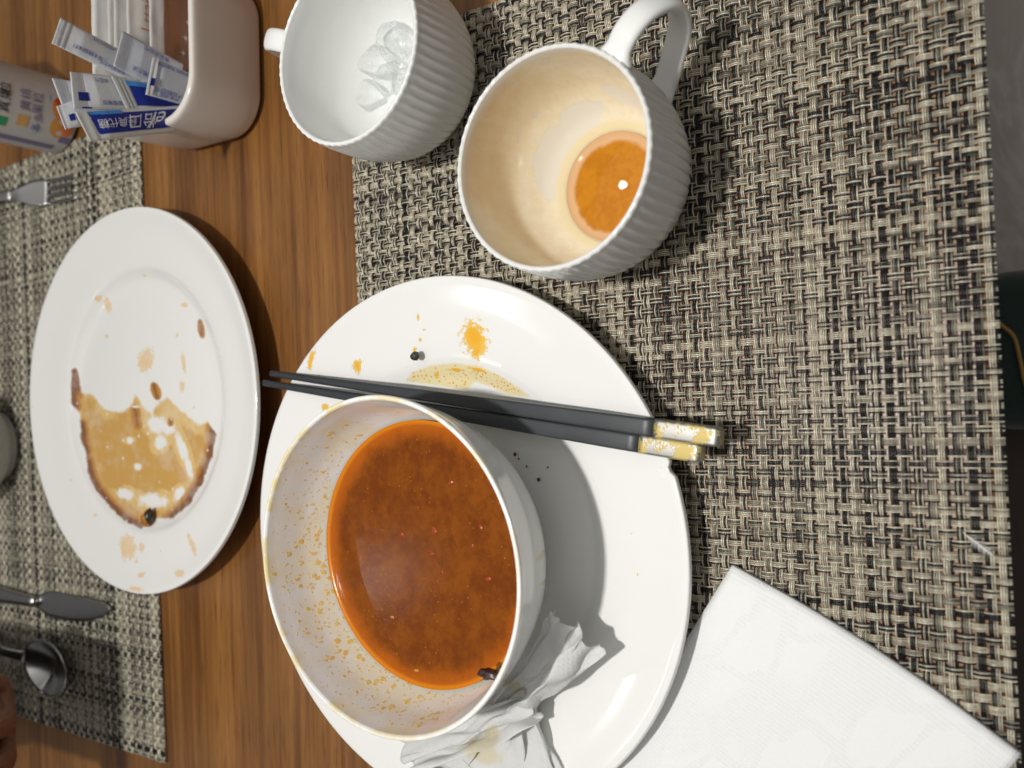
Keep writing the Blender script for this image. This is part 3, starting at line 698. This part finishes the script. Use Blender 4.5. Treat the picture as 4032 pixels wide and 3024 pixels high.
# the tuft that stands up beside the bowl, open loop at its end
tuft = [G(1985, 2790, .026), G(2080, 2700, .033), G(2180, 2590, .038), G(2270, 2480, .036)]
finish_tissue(ribbon(tuft, lambda t: .0085 + .0075 * t, lambda t: .0028 + .0036 * t, 2.0, 5.2), 'tissue_tuft')
tuft2 = [G(2100, 2770, .027), G(1930, 2840, .030), G(1770, 2905, .030), G(1590, 2965, .028)]
finish_tissue(ribbon(tuft2, lambda t: .0080 + .0050 * t, lambda t: .0032, 2.0, 8.4), 'tissue_tuft')
tuft3 = [G(1640, 2990, .022), G(1740, 3040, .020), G(1860, 3100, .018)]
finish_tissue(ribbon(tuft3, lambda t: .012, lambda t: .003, 2.0, 3.3), 'tissue_sheet')

# ------------------------------------------------------------------ food bits
def lump(name, c, s, col, rough, label, cat, seed, parent=None, group=None, amp=.35, fr=2.2):
    bm = bmesh.new(); bmesh.ops.create_icosphere(bm, subdivisions=3, radius=1)
    for v in bm.verts:
        d = v.co.normalized(); k = 1 + amp * noise.noise(d * fr + Vector((seed, 0, 0))) + amp * .4 * noise.noise(d * fr * 2.7 + Vector((0, seed, 0)))
        v.co = Vector((d.x * s[0] * k, d.y * s[1] * k, d.z * s[2] * k))
    t = NT(name + '_matter'); nz = t.noise(t.obj(), 600, 3)
    t.p(Base__Color=t.mix(t.step(nz, .35, .65), col[0], col[1]), Roughness=rough)
    o = from_bm(name, bm, t.m, parent, True, c)
    if label: tag(o, label, cat, group)
    return o
p = G(1640, 1402, .0175); lump('peppercorn', p + Vector((0, 0, .0012)), (.0024, .0024, .0022), ((.012, .010, .009), (.075, .055, .042)), .4, 'dark wrinkled peppercorn on the rim of the big plate', 'peppercorn', 3, amp=.25, fr=3.5)
p = G(585, 2040, .0105); fb = empty('mushroom_piece', p); tag(fb, 'small orange food scrap with black skin in the soy sauce plate', 'food scrap')
fl_ = lump('flesh', (0, 0, .0012), (.0052, .0046, .0030), ((.50, .21, .02), (.30, .10, .008)), .25, None, None, 8, fb)
lump('skin', (.0018, -.0034, .0016), (.0048, .0022, .0030), ((.010, .010, .008), (.04, .032, .02)), .35, None, None, 12, fb)
# pepper peel stuck to the bowl wall
pe = G(1930, 2655, .058); lump('pepper_peel', pe, (.0022, .0062, .0030), ((.020, .010, .010), (.07, .035, .03)), .35, 'dark strip of pepper peel stuck inside the soup bowl', 'pepper peel', 21)
sp = BOWC.z + SZ
for k, (x, y, a, b, r) in enumerate([(1710, 2092, .0032, .0020, .4), (1700, 2180, .0020, .0017, 1.0), (1580, 2105, .0016, .0020, .2), (1775, 1900, .0016, .0022, .3), (1892, 2078, .0022, .0014, .5), (1922, 2280, .0016, .0024, .3), (1740, 2255, .0015, .0013, 0), (1545, 2430, .0010, .0016, .1), (1640, 2640, .0010, .0022, .1), (1860, 2150, .0014, .0013, 0)]):
    p = G(x, y, sp); o = lump('chili_flake', (p.x, p.y, sp - .0001), (a * .7, b * .7, .00036), ((.24, .028, .003), (.34, .050, .004)) if k not in (7, 8) else ((.45, .22, .02), (.5, .26, .03)), .25, 'small red chili flake floating in the broth' if k not in (7, 8) else 'pale yellow seed floating in the broth', 'chili flake' if k not in (7, 8) else 'seed', 30 + k, None, 'chili flakes in the broth' if k not in (7, 8) else 'seeds in the broth')
    o.rotation_euler = (0, 0, r)
    if k in (7, 8): o.name = 'seed'
for k, (x, y) in enumerate([(2020, 1790), (2035, 1808), (2113, 1890), (2066, 1838), (2150, 1842)]):
    p = G(x, y, .0105); s = .0009 if k in (0, 2) else .0005
    lump('chili_crumb', (p.x, p.y, .0089), (s, s * .9, s * .6), ((.10, .012, .006), (.2, .03, .01)), .5, 'tiny red chili crumb on the plate beside the bowl', 'chili crumb', 60 + k, None, 'chili crumbs on the plate')
# little white feather on the placemat
fe = empty('feather', G(3835, 2135, .0028)); tag(fe, 'tiny white down feather caught on the placemat', 'feather')
FE = plain('feather_white', (.75, .74, .72), .8)
fa, fb2 = G(3790, 2095, .003), G(3915, 2190, .003); L = fe.location; qp = [fa.lerp(fb2, k / 10) - L + Vector((0, 0, .0006 * math.sin(k / 10 * 3.1))) for k in range(11)]
sweep('quill', qp, lambda i, t: ell(.00016, .00016, 6), FE, fe)
rng = random.Random(3); v = []; f = []
for k in range(60):
    t = .12 + .85 * k / 60; P = fa.lerp(fb2, t) - L + Vector((0, 0, .0006 * math.sin(t * 3.1))); d = (fb2 - fa).normalized(); s = Vector((-d.y, d.x, 0)) * (1 if k % 2 else -1)
    e = P + (s * rng.uniform(.5, 1) + d * rng.uniform(.6, 1.3)) * .0026 * math.sin(math.pi * min(.97, t)) + Vector((0, 0, rng.uniform(0, .0012)))
    i = len(v); v += [P, P + d * .00022, e]; f.append((i, i + 1, i + 2))
mesh('barbs', v, f, FE, fe)

# ------------------------------------------------------------------ sugar caddy
def m_caddy():
    t = NT('cream_ceramic'); o = t.obj(); t.p(Base__Color=(.76, .70, .65), Roughness=t.mixf(t.noise(o, 40, 2), .10, .18), Normal=t.bump(t.noise(o, 30, 2), .03, .002)); return t.m
CX, CY, CW, CDp, CHt = .2015, .4475, .0490, .0445, .0530
caddy = empty('sugar_caddy', (CX, CY, 0)); tag(caddy, 'cream ceramic rounded square caddy holding sugar packets', 'caddy')
def rsq(a, b, r, n=14):
    out = []
    for (sx_, sy_, a0) in ((1, 1, 0), (-1, 1, 90), (-1, -1, 180), (1, -1, 270)):
        for k in range(n + 1):
            t = math.radians(a0 + 90 * k / n); out.append((sx_ * (a - r) + r * math.cos(t), sy_ * (b - r) + r * math.sin(t)))
    return out
lev = [(-.012, .0012), (-.009, .0), (-.0055, .0006), (-.0028, .0032), (-.0012, .012), (0, .026), (.0008, .040), (.0012, .0500), (.0010, .0522), (.0001, .0531), (-.0014, .0534), (-.0030, .0530), (-.0040, .0510), (-.0044, .04), (-.0050, .02), (-.0070, .0075), (-.0140, .0045)]
verts = []; faces = []; m = None
for d, z in lev:
    q = rsq(CW + d, CDp + d, .0265 + d * .8); m = len(q); verts += [(x, y, z) for x, y in q]
for i in range(len(lev) - 1):
    for k in range(m): k2 = (k + 1) % m; faces.append((i * m + k, i * m + k2, (i + 1) * m + k2, (i + 1) * m + k))
faces.append(tuple(range(m - 1, -1, -1))); faces.append(tuple((len(lev) - 1) * m + k for k in range(m)))
cbody = mesh('caddy_body', verts, faces, m_caddy(), caddy); 
sub = cbody.modifiers.new('s', 'SUBSURF'); sub.levels = 1; sub.render_levels = 1

# ------------------------------------------------------------------ packets
def m_foil(name, col, rough=.35):
    t = NT(name); o = t.obj(); n1 = t.noise(o, 160, 3)
    t.p(Base__Color=t.mix(n1, tuple(c * .94 for c in col), tuple(min(1, c * 1.04) for c in col)), Roughness=rough, Normal=t.bump(n1, .25, .0012)); return t.m
F_WHITE = m_foil('white_packet_film', (.74, .75, .78)); F_GREY = m_foil('grey_white_film', (.62, .64, .70)); F_PAPER = m_foil('cream_packet_paper', (.74, .715, .67), .7)
F_PAPER2 = m_foil('white_packet_paper', (.80, .79, .77), .7)
F_NAVY = m_foil('navy_print', (.012, .028, .27)); F_SKY = m_foil('sky_blue_print', (.06, .30, .72)); INK = m_foil('blue_ink', (.03, .05, .36), .5); F_PALE = m_foil('pale_band', (.66, .67, .66))
BROWN = m_foil('brown_packet_film', (.21, .085, .038), .3); RUST = m_foil('rust_ink', (.50, .20, .09), .6); STAR = m_foil('star_print', (.80, .74, .66), .5)
def text_mesh(body, size, shear=0):
    cu = bpy.data.curves.new('lettering', 'FONT'); cu.body = body; cu.size = size; cu.align_x = 'CENTER'; cu.align_y = 'CENTER'; cu.shear = shear
    o = bpy.data.objects.new('lettering', cu); COL.objects.link(o); dg = bpy.context.evaluated_depsgraph_get(); dg.update()
    me = bpy.data.meshes.new_from_object(o.evaluated_get(dg)); bpy.data.objects.remove(o); bpy.data.curves.remove(cu); return me
class Packet:
    """flat stick: e0,e1 = photo pixels of its free end; g0,g1 pixels further down its two long edges."""
    def __init__(s, name, e0, e1, g0, g1, Y, k, mat, label, cat, group, bulge=.0016, crimp=.0075, ext=None, ridges=6):
        s.A, s.B = onY(*e0, Y, k), onY(*e1, Y, k); s.C, s.D = onY(*g0, Y, k), onY(*g1, Y, k)
        if ext: s.C = s.A + (s.C - s.A) * ext; s.D = s.B + (s.D - s.B) * ext
        base = (s.C + s.D) / 2
        s.N = (s.B - s.A).cross(s.C - s.A).normalized()
        if s.N.y > 0: s.N = -s.N
        s.L = ((s.C + s.D) / 2 - (s.A + s.B) / 2).length; s.bulge, s.crimp = bulge, crimp; s.nr = ridges
        s.root = empty(name, base); tag(s.root, label, cat, group)
        nu, nv = 56, 14; v = []; f = []
        for i in range(nu + 1):
            for j in range(nv + 1): v.append(s.at(i / nu * s.L, j / nv) - base)
        for i in range(nu):
            for j in range(nv): q = i * (nv + 1) + j; f.append((q, q + 1, q + nv + 2, q + nv + 1))
        o = mesh('film', v, f, mat, s.root); solidify(o, .00035, 0); s.base = base; s.face = o
    def at(s, d, w, lift=0.0):
        """d metres from the free end, w 0..1 across."""
        t = d / s.L; P = (s.A * (1 - t) + s.C * t) * (1 - w) + (s.B * (1 - t) + s.D * t) * w
        h = s.bulge * math.sqrt(max(0, 1 - (2 * w - 1) ** 2)) * min(1, max(0, (d - s.crimp) / .006))
        if s.bulge and d < s.crimp: h += .00022 * math.sin(2 * math.pi * d / s.crimp * s.nr)
        return P + s.N * (h + lift)
    def patch(s, name, d0, d1, w0, w1, mat, lift=.0005, skew=0.0):
        nu, nv = 24, 10; v = []; f = []
        for i in range(nu + 1):
            for j in range(nv + 1):
                w = w0 + (w1 - w0) * j / nv
                v.append(s.at(max(0, min(s.L, d0 + (d1 - d0) * i / nu + skew * (w - .5))), w, lift) - s.base)
        for i in range(nu):
            for j in range(nv): q = i * (nv + 1) + j; f.append((q, q + 1, q + nv + 2, q + nv + 1))
        return mesh(name, v, f, mat, s.face)
    def text(s, body, size, d, w, mat, flip=1, lift=.0009, across=False, shear=0):
        me = text_mesh(body, size, shear); wid = (s.B - s.A).length
        for v in me.vertices:
            x, y = v.co.x, v.co.y
            if across: dd, ww = d - y * flip, w + x * flip / wid
            else: dd, ww = d + x * flip, w - y * flip / wid
            v.co = s.at(max(0, min(s.L, dd)), min(1, max(0, ww)), lift) - s.base
        me.materials.clear(); me.materials.append(mat)
        o = bpy.data.objects.new('lettering', me); return link(o, s.face)
def c4(x, y): return (180 + x * .4069, y * .4069)
GS = 'sweetener sticks in the caddy'; GP = 'paper packets in the caddy'
# paper packets filed upright, back to front
def upright(name, x_top, y_left, Yp, mat, label, grp=GP, k=.02, wide=.062, cat='packet', lean=0.0):
    e1 = c4(x_top, y_left); e0 = (e1[0] + lean, e1[1] - 400)
    A = onY(*e1, Yp, k); Bw = Vector((A.x + wide, A.y, A.z))
    pk = Packet.__new__(Packet); pk.A, pk.B = A, Bw; pk.C = Vector((A.x + .002, Yp + k * .009, .009)); pk.D = Vector((A.x + wide, Yp + k * .009, .009))
    pk.N = (pk.B - pk.A).cross(pk.C - pk.A).normalized()
    if pk.N.y > 0: pk.N = -pk.N
    pk.L = ((pk.C + pk.D) / 2 - (pk.A + pk.B) / 2).length; pk.bulge, pk.crimp, pk.nr = .0014, .004, 3
    pk.base = (pk.C + pk.D) / 2; pk.root = empty(name, pk.base); tag(pk.root, label, cat, grp)
    nu, nv = 24, 20; v = []; f = []
    for i in range(nu + 1):
        for j in range(nv + 1):
            P = pk.at(i / nu * pk.L, j / nv); P = P + pk.N * .0006 * noise.noise((j * .3, i * .12, Yp * 900)); v.append(P - pk.base)
    for i in range(nu):
        for j in range(nv): q = i * (nv + 1) + j; f.append((q, q + 1, q + nv + 2, q + nv + 1))
    pk.face = solidify(mesh('paper', v, f, mat, pk.root), .0004, 0); return pk
upright('paper_packet', 455, 720, .4790, F_PAPER2, 'tall plain white paper packet at the back of the caddy', k=-.03)
upright('paper_packet', 475, 640, .4755, F_PAPER2, 'white paper packet with a notched top edge in the caddy', k=-.03, wide=.05)
upright('paper_packet', 612, 660, .4700, F_PAPER, 'off white paper packet with no print in the caddy', k=-.03)
upright('paper_packet', 672, 640, .4655, F_PAPER, 'off white paper packet behind the lettered one in the caddy', k=-.03)
pt = upright('paper_packet', 795, 560, .4605, F_PAPER, 'cream paper packet lettered in rust brown script', k=-.03)
upright('paper_packet', 1010, 520, .4555, F_PAPER, 'cream paper packet right behind the brown one in the caddy', k=-.03)
pb_ = upright('brown_packet', 1150, 640, .4500, BROWN, 'glossy brown packet printed with white stars', k=-.03)
def star(pk, d, w, r):
    wid = (pk.B - pk.A).length; v = [pk.at(d, w, .0011) - pk.base]; f = []
    n = 16
    for k in range(n):
        a = 2 * math.pi * k / n; rr = r * (1 if k % 4 == 0 else .62 if k % 2 == 0 else .12); v.append(pk.at(d + rr * math.sin(a), w + rr * math.cos(a) / wid, .0011) - pk.base)
    for k in range(n): f.append((0, 1 + k, 1 + (k + 1) % n))
    mesh('star_print', v, f, STAR, pk.face, False)
def on_packet(pk, px):                                    # photo pixel -> (d, w) on an upright packet
    P = onY(px[0], px[1], pk.A.y); return pk.A.z - P.z, (P.x - pk.A.x) / (pk.B.x - pk.A.x)
d, w = on_packet(pt, c4(960, 150)); pt.text('Lttail', .0110, d, w, RUST, 1, .0018, across=True)
for x, y, r in ((1335, 385, .0036), (1410, 465, .0034), (1312, 530, .0028), (1352, 232, .0024), (1405, 345, .0018)):
    d, w = on_packet(pb_, c4(x, y)); star(pb_, d, w, r)
# long sticks
s1 = Packet('sweetener_stick', c4(145, 170), c4(60, 420), c4(690, 470), c4(600, 685), .4480, .02, F_WHITE, 'white sweetener stick standing tallest, blue small print, crimped end', 'sugar stick', GS, ext=1.55)
s1.text('ADDITIVE', .0030, .024, .16, INK, -1); s1.text('零卡糖甜味剂', .0028, .018, .74, INK, -1); s1.text('保质期24个月', .0026, .033, .84, INK, -1)
s2 = Packet('sweetener_stick', c4(745, 300), c4(655, 640), c4(1140, 520), c4(1050, 850), .4400, .02, F_GREY, 'grey white sweetener stick between the tallest and the folded one', 'sugar stick', GS, ext=1.5)
s2.text('食品添加剂', .0032, .021, .14, INK, -1); s2.text('食用方法', .0032, .016, .80, INK, -1)
s7 = Packet('sweetener_stick', c4(60, 755), c4(165, 1040), c4(300, 790), c4(380, 1060), .4500, .02, F_WHITE, 'white sweetener stick half hidden behind the one with a blue square', 'sugar stick', GS, ext=3.0)
s7.patch('colour_band', .0098, .030, .02, .16, F_SKY); s7.patch('colour_band', .0104, .030, .16, .9, F_NAVY)
s8 = Packet('sweetener_stick', c4(105, 1030), c4(190, 1255), c4(260, 975), c4(345, 1220), .4470, .02, F_WHITE, 'white sweetener stick tip with a small blue square', 'sugar stick', GS, ext=3.6, crimp=.002)
s8.patch('printed_square', .0042, .0072, .46, .72, F_NAVY)
s4 = Packet('sweetener_stick', c4(235, 695), c4(270, 1050), c4(640, 735), c4(790, 1060), .4420, .02, F_WHITE, 'white sweetener stick with a crimped end and large blue square', 'sugar stick', GS, ext=1.35)
s4.patch('printed_square', .0030, .0085, .54, .78, F_NAVY); s4.text('本品为', .0028, .0180, .18, INK, -1); s4.text('甜菊糖苷', .0028, .0200, .82, INK, -1); s4.patch('colour_band', .004, .0090, .955, 1.0, F_NAVY)
s5 = Packet('sweetener_stick', c4(635, 735), c4(790, 1065), c4(1340, 870), c4(1420, 1075), .4370, .02, F_PALE, 'dark blue sweetener stick with a plain pale end', 'sugar stick', GS, ext=1.05)
s5.patch('colour_band', .0072, s5.L * .98, .06, .22, F_SKY, skew=.001); s5.patch('colour_band', .0076, s5.L * .98, .22, .86, F_NAVY)
s3 = Packet('sweetener_stick', c4(1035, 555), c4(965, 915), c4(1430, 725), c4(1395, 1035), .4270, .02, F_GREY, 'grey sweetener stick with its end folded over, in front', 'sugar stick', GS, ext=1.5, crimp=.001)
s3.patch('folded_end', 0.0, .0030, 0.0, 1.0, F_PAPER2, .0014); s3.patch('printed_square', .0004, .0026, .56, .76, F_NAVY, .0022)
s3.text('配料 甜味剂 阿斯巴甜', .0030, .0160, .10, INK, -1); s3.text('生产日期见封口', .0030, .0130, .80, INK, -1); s3.text('产地 中国', .0028, .0130, .91, INK, -1)
s6 = Packet('sweetener_stick', c4(285, 1085), c4(430, 1370), c4(1130, 1035), c4(1060, 1300), .4290, .02, F_PALE, 'blue sweetener stick lettered in white Chinese characters', 'sugar stick', GS, ext=1.30)
s6.patch('colour_band', .0066, .024, .015, .15, F_SKY, skew=.003); s6.patch('colour_band', .0068, s6.L * .97, .12, .80, F_NAVY, skew=.003)
s6.text('经典代糖', .0056, .0195, .44, F_WHITE, -1, .0011); s6.text('怡口', .0092, .0345, .44, F_WHITE, -1, .0011); s6.text('el', .0130, .0450, .44, F_WHITE, -1, .0011, shear=.3)

# ------------------------------------------------------------------ drink bottle
BTC = Vector((.2085, .6350, .0)); BTR = .0280
bot = empty('drink_bottle', BTC); tag(bot, 'white drink bottle with peach picture on its label', 'bottle')
BW_ = plain('milky_bottle_plastic', (.56, .53, .51), .35); CAPM = plain('pale_blue_cap', (.50, .70, .80), .4)
bbody = lathe('bottle_body', [(0, .002), (.019, .002), (.0230, 0)] + spline([(.0230, 0), (.0268, .0025), (BTR, .008), (BTR, .040), (BTR, .085), (.0270, .100), (.0215, .114), (.0185, .120), (.0185, .127)], 5)[1:] + [(0, .127)], 72, BW_, bot)
lathe('cap', [(0, .1275), (.0195, .1275), (.0205, .1285), (.0205, .1430), (.0195, .1440), (0, .1440)], 60, CAPM, bot)
def wrap(verts, ang0, zc, lift=.0003):
    return [Vector(((BTR + lift) * math.cos(ang0 + x / BTR), (BTR + lift) * math.sin(ang0 + x / BTR), zc + z)) for x, z in verts]
FRONT = math.radians(-106)
def bdisc(name, x, z, rx, rz, mat, lift):
    pts = [(x, z)] + [(x + rx * math.cos(t * math.pi / 16), z + rz * math.sin(t * math.pi / 16)) for t in range(32)]
    mesh(name, wrap(pts, FRONT, 0, lift), [(0, 1 + k, 1 + (k + 1) % 32) for k in range(32)], mat, bbody)
def brect(name, x0, x1, z0, z1, mat, lift=.0003):
    n = 10; v = wrap([(x0 + (x1 - x0) * k / n, z0) for k in range(n + 1)] + [(x0 + (x1 - x0) * k / n, z1) for k in range(n + 1)], FRONT, 0, lift)
    mesh(name, v, [(k, k + 1, n + 2 + k, n + 1 + k) for k in range(n)], mat, bbody)
def btext(body, size, x, z, mat):
    me = text_mesh(body, size)
    for v in me.vertices: v.co = wrap([(x + v.co.x, z + v.co.y)], FRONT, 0, .0006)[0]
    me.materials.clear(); me.materials.append(mat); link(bpy.data.objects.new('lettering', me), bbody)
def m_peach():
    t = NT('peach_print'); o = t.obj(); s = t.n('SeparateXYZ', Vector=o)
    a = t.math('ADD', t.math('ADD', t.math('MULTIPLY', s.outputs[0], 26.0), .45), t.math('ADD', t.math('MULTIPLY', t.math('SUBTRACT', .018, s.outputs[2]), 40.0), t.math('MULTIPLY', t.noise(o, 90, 2), .5)))
    t.p(Base__Color=t.ramp(a, [(.0, (.72, .40, .10)), (.45, (.72, .30, .06)), (.8, (.62, .06, .02))]), Roughness=.4); return t.m
PEACH = m_peach()
PUR = plain('purple_ink', (.20, .16, .28), .5); ORG = plain('orange_ink', (.65, .36, .12), .5); BLKI = plain('black_ink', (.05, .035, .03), .5); GRN = plain('green_ink', (.03, .30, .12), .5); SKYI = plain('pale_blue_ink', (.45, .55, .62), .5)
bdisc('peach_picture', -.0085, .0135, .0085, .0080, PEACH, .0003); bdisc('peach_picture', .0050, .0150, .0080, .0070, PEACH, .00045)
brect('logo', -.0170, -.0100, .0500, .0575, GRN); btext('真果', .0085, .0010, .0535, BLKI); btext('粒', .0085, .0095, .0535, BLKI)
btext('黄桃', .0080, .0050, .0400, PUR); btext('果粒', .0080, .0045, .0315, PUR); brect('label_block', -.0140, -.0055, .0365, .0440, ORG); btext('多多', .0070, -.0090, .0300, PUR)
brect('label_block', .0080, .0140, .0235, .0260, SKYI); brect('label_block', -.0180, -.0090, .0290, .0330, SKYI)
brect('side_print', -.0300, -.0245, .012, .075, PUR); brect('side_print', -.0205, -.0150, .004, .012, PUR)

# ------------------------------------------------------------------ cutlery
def m_steel():
    t = NT('brushed_steel'); o = t.obj(); t.p(Base__Color=(.56, .55, .54), Metallic=1.0, Roughness=t.mixf(t.noise(o, 200, 3), .14, .26)); return t.m
STEEL = m_steel()
def strip(name, rows, parent, th=.0016):
    """rows: list of (Vector centre, side Vector, half width, dish)"""
    n = 8; v = []; f = []
    for c, s, w, dish in rows:
        for k in range(n + 1):
            u = k / n * 2 - 1; v.append(c + s * (u * w) + Vector((0, 0, dish * (u * u))))
    for i in range(len(rows) - 1):
        for k in range(n): q = i * (n + 1) + k; f.append((q, q + 1, q + n + 2, q + n + 1))
    o = mesh(name, v, f, STEEL, parent); solidify(o, th, 0); return o
def fork(tip, tail, label, zt, zh, arch=.012, slope=None):
    """tines at tip, handle end at tail (world xy)."""
    tip, tail = Vector((*tip, 0)), Vector((*tail, 0)); d = (tail - tip); L = .195; d = d.normalized(); s = Vector((-d.y, d.x, 0)).normalized()
    tip3 = Vector((tip.x, tip.y, zt)); root = empty('fork', tip3); tag(root, label, 'fork')
    def at(t):
        z = np.interp(t, [0, .045, .075, .12, .195], [0, -.0005, .006, arch, zh - zt]) if not slope else np.interp(t, [0, .02, .195], [.0005, slope * .03, slope * .205])
        return d * t + Vector((0, 0, float(z)))
    for k in range(4):
        off = s * ((k - 1.5) * .0056)
        strip('tine', [(at(t) + off * (1 if t > .01 else .96) + Vector((0, 0, .0015 * (1 - t / .045))), s, .0013 if t > .008 else .0006, 0) for t in np.linspace(0, .046, 8)], root, .0016)
    strip('head', [(at(t), s, float(np.interp(t, [.046, .052, .062, .074, .085], [.0100, .0106, .0098, .0055, .0036])), .0006) for t in np.linspace(.045, .085, 14)], root)
    strip('handle', [(at(t), s, float(np.interp(t, [.084, .11, .17, .188, .195], [.0036, .0038, .0072, .0072, .0035])), -.0004) for t in np.linspace(.084, .195, 24)], root, .0024)
    return root
fork((.1505, .6040), (.1600, .800), 'steel fork lying on the far placemat beside the drink bottle', .0045, .006)
# knife
kn = empty('table_knife', G(440, 2425, .004)); tag(kn, 'steel table knife with rounded blade on the far placemat', 'knife')
L = kn.location; tip = G(436, 2425, .0045); tail = Vector((-.1660, .790, .0065)); d = (tail - tip).normalized(); s = Vector((-d.y, d.x, 0)).normalized(); LK = .215
rows = []
for t in np.linspace(0, .100, 26):
    w0 = float(np.interp(t, [0, .008, .03, .06, .082, .094, .100], [.0006, .0050, .0088, .0100, .0100, .0062, .0050])); sh = float(np.interp(t, [0, .02, .05, .1], [.0055, .0020, 0, 0]))
    rows.append((tip - L + d * float(t) + s * (-sh), s, w0, 0))
strip('blade', rows, kn, .0012)
sweep('handle', [tip - L + d * float(t) + Vector((0, 0, .0016)) for t in np.linspace(.098, LK, 24)], lambda i, t: ell(float(np.interp(t, [0, .1, .7, .95, 1], [.0040, .0048, .0078, .0074, .0040])), .0028, 16, .8), STEEL, kn)
# spoon
spn = empty('table_spoon', G(250, 2620, .004)); tag(spn, 'steel table spoon on the far placemat near the knife', 'spoon'); L = spn.location
sc_ = G(215, 2615, .006); d = Vector((.10, .99, 0)).normalized(); s = Vector((-d.y, d.x, 0)); rows = []
n = 18; v = []; f = []
for i in range(n + 1):
    for k in range(25):
        a = 2 * math.pi * k / 24; r = i / n; x = .0205 * r * math.cos(a) * (1 - .10 * math.sin(a)); y = .0310 * r * math.sin(a)
        v.append(sc_ - L + s * x + d * y + Vector((0, 0, -.0005 + .0085 * r * r)))
for i in range(n):
    for k in range(24): q = i * 25 + k; f.append((q, q + 1, q + 26, q + 25))
o = mesh('spoon_bowl', v, f, STEEL, spn); solidify(o, .0012, 0)
strip('handle', [(sc_ - L + d * float(t) + Vector((0, 0, float(np.interp(t, [.029, .05, .09, .16], [.0075, .013, .012, .0015])))), s, float(np.interp(t, [.029, .045, .12, .155, .16], [.0045, .0036, .0070, .0070, .0030])), -.0003) for t in np.linspace(.029, .16, 26)], spn, .0022)

# white cup at the far side of the far mat
fc = empty('tea_cup', (-.0440, .7320, .0024)); tag(fc, 'plain white cup standing behind the soy sauce plate', 'cup')
lathe('cup_body', [(0, .003), (.022, .003)] + spline([(.022, .003), (.024, 0), (.0275, .0005), (.0285, .004), (.0370, .013), (.0425, .030), (.0440, .050), (.0445, .066), (.0440, .0675), (.0428, .0668)], 5) + spline([(.0428, .0668), (.0420, .05), (.0405, .030), (.0340, .012), (0, .006)], 6)[1:], 96, CER, fc)

# ------------------------------------------------------------------ the hand and phone over the far placemat
def m_skin():
    t = NT('skin'); o = t.obj(); t.p(Base__Color=t.mix(t.noise(o, 120, 3), (.20, .085, .048), (.27, .12, .07)), Roughness=.5, Subsurface__Weight=.1, Subsurface__Radius=(.008, .003, .0015), Normal=t.bump(t.noise(o, 900, 2), .15, .0003)); return t.m
HO = Vector((-.214, .583, .083))
per = empty('person', HO); tag(per, 'person in a dark sleeve holding a phone over the far placemat', 'person')
def skin_body(name, chains, mat):
    verts = []; edges = []; rad = []
    for ch in chains:
        prev = ch[0] if isinstance(ch[0], int) else None
        for it in (ch[1:] if prev is not None else ch):
            verts.append(it[0]); rad.append(it[1]); i = len(verts) - 1
            if prev is not None: edges.append((prev, i))
            prev = i
    me = bpy.data.meshes.new(name); me.from_pydata(verts, edges, []); o = bpy.data.objects.new(name, me); link(o, per)
    o.modifiers.new('skin', 'SKIN'); sl = me.skin_vertices[0].data
    for i, r in enumerate(rad): sl[i].radius = (r, r)
    sl[0].use_root = True; s = o.modifiers.new('sub', 'SUBSURF'); s.levels = 2; s.render_levels = 2; me.materials.append(mat)
    return o
# local frame: forearm comes from the far side, fingers point to the viewer and curl up round the phone
ch = [[((0, .060, .004), .024), ((0, .030, .002), .026), ((0, .008, 0), .027)]]
ch.append([1, ((-.02, .10, .008), .026), ((-.035, .20, .010), .032)])
ch.append([2, ((-.030, -.006, .002), .0105), ((-.037, -.026, .010), .0090), ((-.037, -.030, .030), .0080), ((-.033, -.020, .042), .0070)])
ch.append([2, ((-.011, -.012, 0), .0110), ((-.013, -.036, .008), .0095), ((-.013, -.041, .032), .0084), ((-.012, -.028, .046), .0072)])
ch.append([2, ((.009, -.012, 0), .0110), ((.011, -.036, .008), .0095), ((.012, -.041, .032), .0084), ((.011, -.030, .045), .0072)])
ch.append([2, ((.028, -.004, .002), .0095), ((.034, -.022, .009), .0082), ((.035, -.027, .027), .0072), ((.031, -.019, .038), .0064)])
ch.append([0, ((.030, .034, .012), .0125), ((.042, .010, .026), .0105), ((.034, -.010, .037), .0090)])
skin_body('hand', ch, m_skin())
SLV = m_fabric('dark_sleeve', (.010, .010, .013), (.022, .022, .027), 60)
sweep('sleeve', [Vector(p) for p in ((-.018, .090, .008), (-.028, .15, .010), (-.05, .26, .014), (-.09, .42, .02))], lambda i, t: ell(.034 + .012 * t, .032 + .012 * t, 20), SLV, per)
ph = from_bm('phone', box_bm(-.040, .044, -.075, .075, -.004, .004, .003, 3), plain('black_glass', (.01, .01, .011), .1), None, True, HO + Vector((0.0, .028, .036)))
ph.rotation_euler = (math.radians(8), 0, math.radians(2)); tag(ph, 'black phone held flat in the hand over the far placemat', 'phone')
